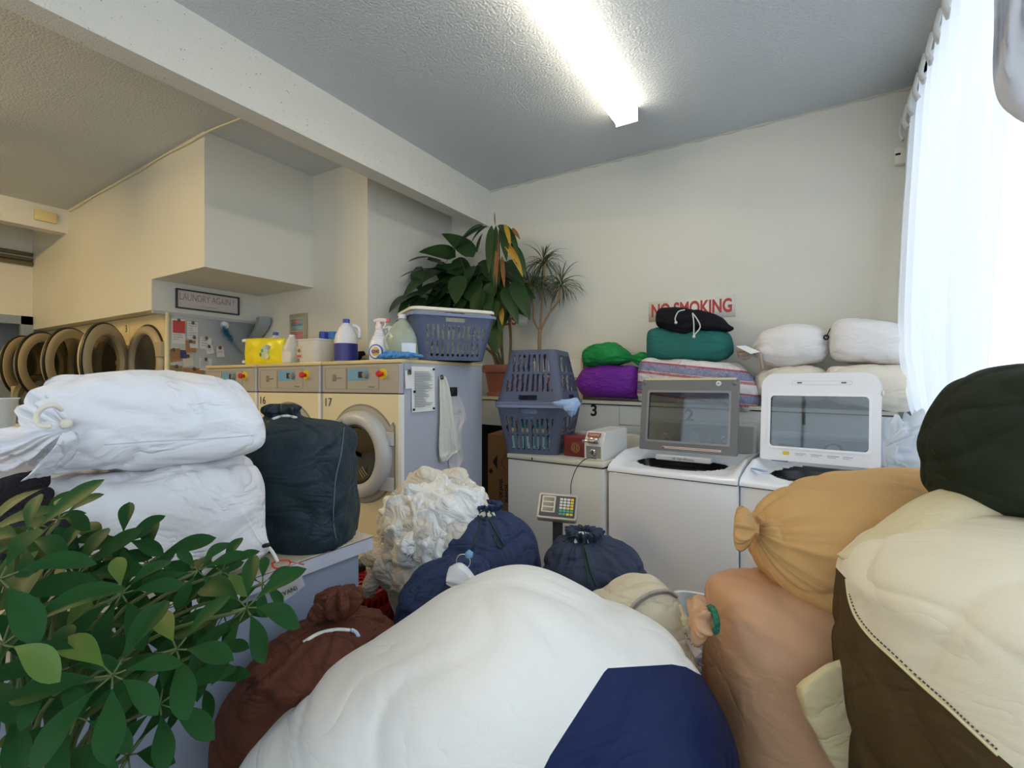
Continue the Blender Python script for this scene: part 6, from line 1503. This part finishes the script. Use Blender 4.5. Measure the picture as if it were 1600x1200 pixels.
# zipped canvas bag
CVB = cloth('natural canvas', 'D3C8AE', rough=.85, var=.08, fold=.45, fscale=9)
d = 1.22
zb = bag('zipped_bag', 'natural canvas bag with a grey zip behind the huge cream-white sack', CVB, hst(d, [(905, 965, 1130, .04), (925, 940, 1200, .1), (955, 922, 1240, .14), (985, 906, 1260, .16), (1015, 897, 1265, .16), (1040, 908, 1265, .15), (1058, 930, 1255, .12), (1070, 965, 1235, .09), (1084, 1020, 1200, .05), (1092, 1060, 1160, .02)]), n=90, m=90, ex=2.8, seed=93, lump=.014, wr=.014, cat='bag')
ZG = mat('zip tape grey', 'A9A196', rough=.7); 
for dx, dy, m_, r_, nm in ((0, 0, ZG, .007, 'zip_tape'), (1, 1, mat('zip teeth', '6E6860', rough=.4), .0028, 'zip')):
    onpath(zb, [(978+dx, 966+dy), (990+dx, 948+dy), (1006+dx, 934+dy), (1026+dx, 926+dy), (1044+dx, 925+dy), (1056+dx, 932+dy)], r_, m_, nm, off=.001+(.004 if dx else 0))
bm = NB(); tube(bm, [P(1062, 945, 1.12), P(1067, 962, 1.12), P(1068, 975, 1.12)], lambda u: .003+.006*(u > .5), n=8); wpart('zip_pull', bm, mat('cream pull', 'E2D6A8', rough=.6), zb)
t = thing('paper_tag', 'long narrow paper tag with scribbled ink hanging beside the canvas bag', 'tag', P(1080, 1000, 1.08))
pl = [P(1064, 985, 1.06), P(1072, 982, 1.06), P(1097, 1018, 1.08), P(1086, 1028, 1.07)]; bm = NB(); prism(bm, pl, FW, .001); wpart('tag', bm, mat('pinkish tag', 'CDBBAC', rough=.7), t, smooth=False)
bm = NB(); 
for x, y in ((1069, 992), (1074, 1000), (1080, 1008)): tube(bm, [P(x, y, 1.058), P(x+3, y-3, 1.058), P(x+5, y+3, 1.058)], .0006, n=4)
wpart('ink_scribble', bm, INK, t)
zbz = zb.location.z
cart('low laundry cart under the zipped canvas bag', zb.location.x-.14, zb.location.y-.1, zb.location.x+.14, zb.location.y+.16, zbz+.05, YAW)
# white bin and clothes behind it
c = P(1092, 985, 1.62); bm = NB(); lathe(bm, [(0, 0), (.10, 0), (.13, c.z+.06), (.137, c.z+.062), (.137, c.z+.07), (.124, c.z+.07), (.1, .02), (0, .02)], 40, Matrix.Translation((c.x+.02, c.y, 0)), ex=4); 
t = solo('waste_bin', bm, mat('bin white', 'DDDDDC', rough=.4), 'white plastic bin in front of the washers beside the pink-beige sack', 'bin', auto=40)
GT = cloth('grey jersey', '8C8E9A', fold=.6, fscale=14)
for i, (x, y, w_, h_, dd, m_, lb) in enumerate(((1098, 1050, .09, .05, 1.30, GT, 'grey jersey top heaped between the canvas bag and the pink-beige sack'), (1108, 1064, .05, .022, 1.24, cloth('teal cotton', '1D7478', fold=.4), 'small teal garment on the grey jersey'), (1105, 1105, .11, .10, 1.28, BLKC, 'black bag low between the navy panel and the pink-beige sack'), (1128, 1120, .05, .12, 1.34, cloth('ochre cotton', 'A08A58', fold=.5), 'ochre cloth low beside the pink-beige sack'))):
    c = P(x, y, dd); zf = .0 if i == 2 else None
    hh = h_
    stt = [(c+RT*w_*k-UP*(0 if i != 2 and i != 3 else c.z/2-.0), RT.cross(FW)*0+UP*(hh if i not in (2, 3) else c.z/2+h_*.3)*q, FW*w_*.8*q, .12) for k, q in ((-1, .25), (-.7, .8), (0, 1), (.7, .85), (1, .25))]
    solo('garment', loft(stt, n=48, m=40, ex=2.4, k=7, lump=.012, wr=.01, lf=10, wf=14, seed=100+i, floor=.001), m_, lb, 'garment')
bm = NB(); tube(bm, [P(1090, 1035, 1.2), P(1100, 1040, 1.19), P(1114, 1042, 1.2)], .0014, n=5); solo('pink_cord', bm, mat('pink cord', 'C98FB8', rough=.6), 'thin pink cord on the grey jersey top', 'cord')
bm = NB(); e = P(1114, 1000, 1.52); box(bm, e.x-.012, e.y-.01, 0, e.x+.05, e.y+.02, e.z+.05); solo('black_post', bm, BLK, 'narrow black metal post behind the pink-beige sack', 'post')
# pink-beige and tan sacks
PK = cloth('pink beige jersey', 'C49A78', rough=.75, var=.05, fold=.2, fscale=6); TN = cloth('tan jersey', 'C29B66', rough=.75, var=.05, fold=.25, fscale=6)
d = 1.12
pk = bag('laundry_sack', 'pink-beige sack standing under the tan sack, end knotted with green cord', PK, hst(d, [(1113, 960, 1020, .04, .12), (1117, 930, 1090, .08, .06), (1126, 908, 1180, .12, .02), (1150, 898, 1240, .16), (1200, 895, 1270, .2), (1270, 897, 1290, .22), (1340, 905, 1290, .22), (1420, 920, 1290, .2), (1480, 940, 1270, .14), (1500, 980, 1220, .05)]), n=110, m=120, ex=3.0, seed=111, lump=.010, wr=.007,
     knot=(P(1117, 972, d-.10), Vector((-1, 0, .15))@Matrix.Rotation(-YAW, 3, 'Z'), .042, 4, .05, 6, 1.0))
bm = NB(); ringm(bm, .022, .007, frame(P(1113, 968, d-.12), FW*1), 24, 8); wpart('green_tie', bm, mat('green tie', '156A50', rough=.6, bump=1, bscale=120), pk)
d = 1.10
tn = bag('laundry_sack', 'tan sack lying across the pink-beige sack, knotted at one end', TN, hst(d, [(1180, 815, 850, .03, .16), (1187, 800, 880, .07, .10), (1205, 786, 908, .11, .05), (1235, 772, 935, .15, .03), (1280, 756, 955, .18, .015), (1340, 742, 968, .2), (1410, 737, 975, .21), (1480, 738, 978, .21), (1550, 742, 975, .19), (1610, 765, 950, .14), (1640, 820, 900, .04)]), n=120, m=130, ex=2.4, k=14, seed=113, lump=.012, wr=.010, lf=3,
     knot=(P(1186, 828, d-.04), Vector((-1, -.1, .05)), .036, 7, .05, 7, 1.05))
cart('laundry cart carrying the pink-beige and tan sacks', pk.location.x-.3, pk.location.y-.12, pk.location.x+.32, pk.location.y+.16, pk.location.z+.02, YAW)
# cream and brown barrel bag
CR = cloth('cream laminated cloth', 'DFD6BE', rough=.55, var=.02, fold=.25, fscale=5); BN = cloth('olive brown cloth', '4A3A22', rough=.7, var=.08, fold=.3, fscale=5)
d = .80
st = vst(d, [(1500, 1370, 1700, .12), (1470, 1362, 1730, .2), (1400, 1356, 1750, .23), (1250, 1352, 1760, .24), (1120, 1352, 1760, .24), (1020, 1354, 1750, .24), (960, 1358, 1740, .23), (925, 1356, 1730, .22), (895, 1370, 1720, .2), (868, 1398, 1710, .18), (842, 1440, 1700, .14), (820, 1490, 1690, .09), (808, 1540, 1680, .04)])
bm = loft(st, n=160, m=180, ex=2.1, seed=121, lump=.012, wr=.008, lf=3, wf=4)
seam = [(1300, 880), (1323, 905), (1327, 935), (1338, 965), (1360, 995), (1395, 1028), (1440, 1070), (1480, 1105), (1515, 1138), (1560, 1180), (1620, 1230), (1900, 1300), (1900, 1700), (1200, 1700), (1200, 880)]
bb_ = split_faces(bm, lambda p: pip(proj(p), seam), seam[:12])
z = min(v.co.z for v in bb_.verts); c = P(1580, 1000, d)
cb_ = thing('barrel_bag', 'big barrel bag with cream top and olive-brown stitched side', 'laundry bag', (c.x, c.y, z))
wpart('bag_top', bm, CR, cb_); wpart('side_panel', bb_, BN, cb_)
PIPE = mat('cream piping', 'D8CCA0', rough=.6); STI = mat('dark stitching', '4A4238', rough=.7)
def onbag(px, py, tries=60):
    """where the line of sight meets the barrel"""
    from mathutils.bvhtree import BVHTree
    global _bvh
    o = Vector((0, 0, EYE)); dr = (P(px, py, 1)-o).normalized(); h = _bvh.ray_cast(o, dr); return h[0]-dr*.0015 if h[0] else P(px, py, d-.2)
from mathutils.bvhtree import BVHTree
vv = []; ff = []
for o in cb_.children:
    n0 = len(vv); vv += [o.data.vertices[i].co+cb_.location for i in range(len(o.data.vertices))]; ff += [[n0+i for i in p.vertices] for p in o.data.polygons]
_bvh = BVHTree.FromPolygons(vv, ff)
pts = [onbag(*q) for q in seam[1:10]]
bm = NB(); tube(bm, pts, .0028, n=8); wpart('piping', bm, PIPE, cb_)
full = [crom([Vector((q[0], q[1]-7, 0)) for q in seam[2:10]], k*7/90) for k in range(91)]
bm = NB()
for k in range(0, 89, 2):
    a, b = onbag(full[k].x, full[k].y), onbag(full[k+1].x, full[k+1].y)
    if (a-b).length < .02: tube(bm, [a, b], .0013, n=5, smooth=False)
wpart('stitching', bm, STI, cb_)
# folded cream flap behind
bm = loft([(P(x, y, .86), P(x, y-h, .86)-P(x, y, .86), FW*.05, 0) for x, y, h in ((1336, 882, 4), (1352, 874, 12), (1390, 850, 20), (1440, 822, 32), (1500, 800, 36), (1580, 790, 34), (1640, 800, 10))], n=48, m=50, lump=.005, wr=.004)
wpart('top_flap', bm, cloth('cream flap', 'D2C6A2', fold=.2), cb_)
cart('laundry cart under the cream and olive-brown barrel bag', c.x-.2, c.y-.16, c.x+.25, c.y+.16, z+.02, YAW)
# olive green bag on top
OG = cloth('dark olive cloth', '20281A', rough=.75, var=.35, fold=.4, fscale=6)
d = .86
bag('laundry_sack', 'dark olive green bag sitting on the cream barrel bag by the window', OG, vst(d, [(806, 1560, 1700, .05), (798, 1505, 1740, .10), (780, 1484, 1760, .13), (745, 1470, 1775, .15), (712, 1464, 1780, .16), (685, 1470, 1778, .16), (650, 1482, 1770, .15), (615, 1502, 1750, .13), (590, 1525, 1730, .1), (574, 1560, 1700, .06), (568, 1590, 1670, .02)]), n=100, m=100, ex=2.3, seed=131, lump=.014, wr=.012)
# cream cloth hanging low
bm = loft([(P(x, y, .88), P(x, y-h, .88)-P(x, y, .88), FW*.014, .03) for x, y, h in ((1250, 1082, 8), (1258, 1090, 28), (1275, 1100, 50), (1300, 1115, 80), (1330, 1130, 95), (1350, 1140, 60))], n=48, m=50, lump=.012, wr=.008, lf=7)
solo('cream_cloth', bm, cloth('cream lining cloth', 'CDBd93'.upper(), fold=.4), 'fold of cream cloth hanging in front of the pink-beige sack', 'cloth')
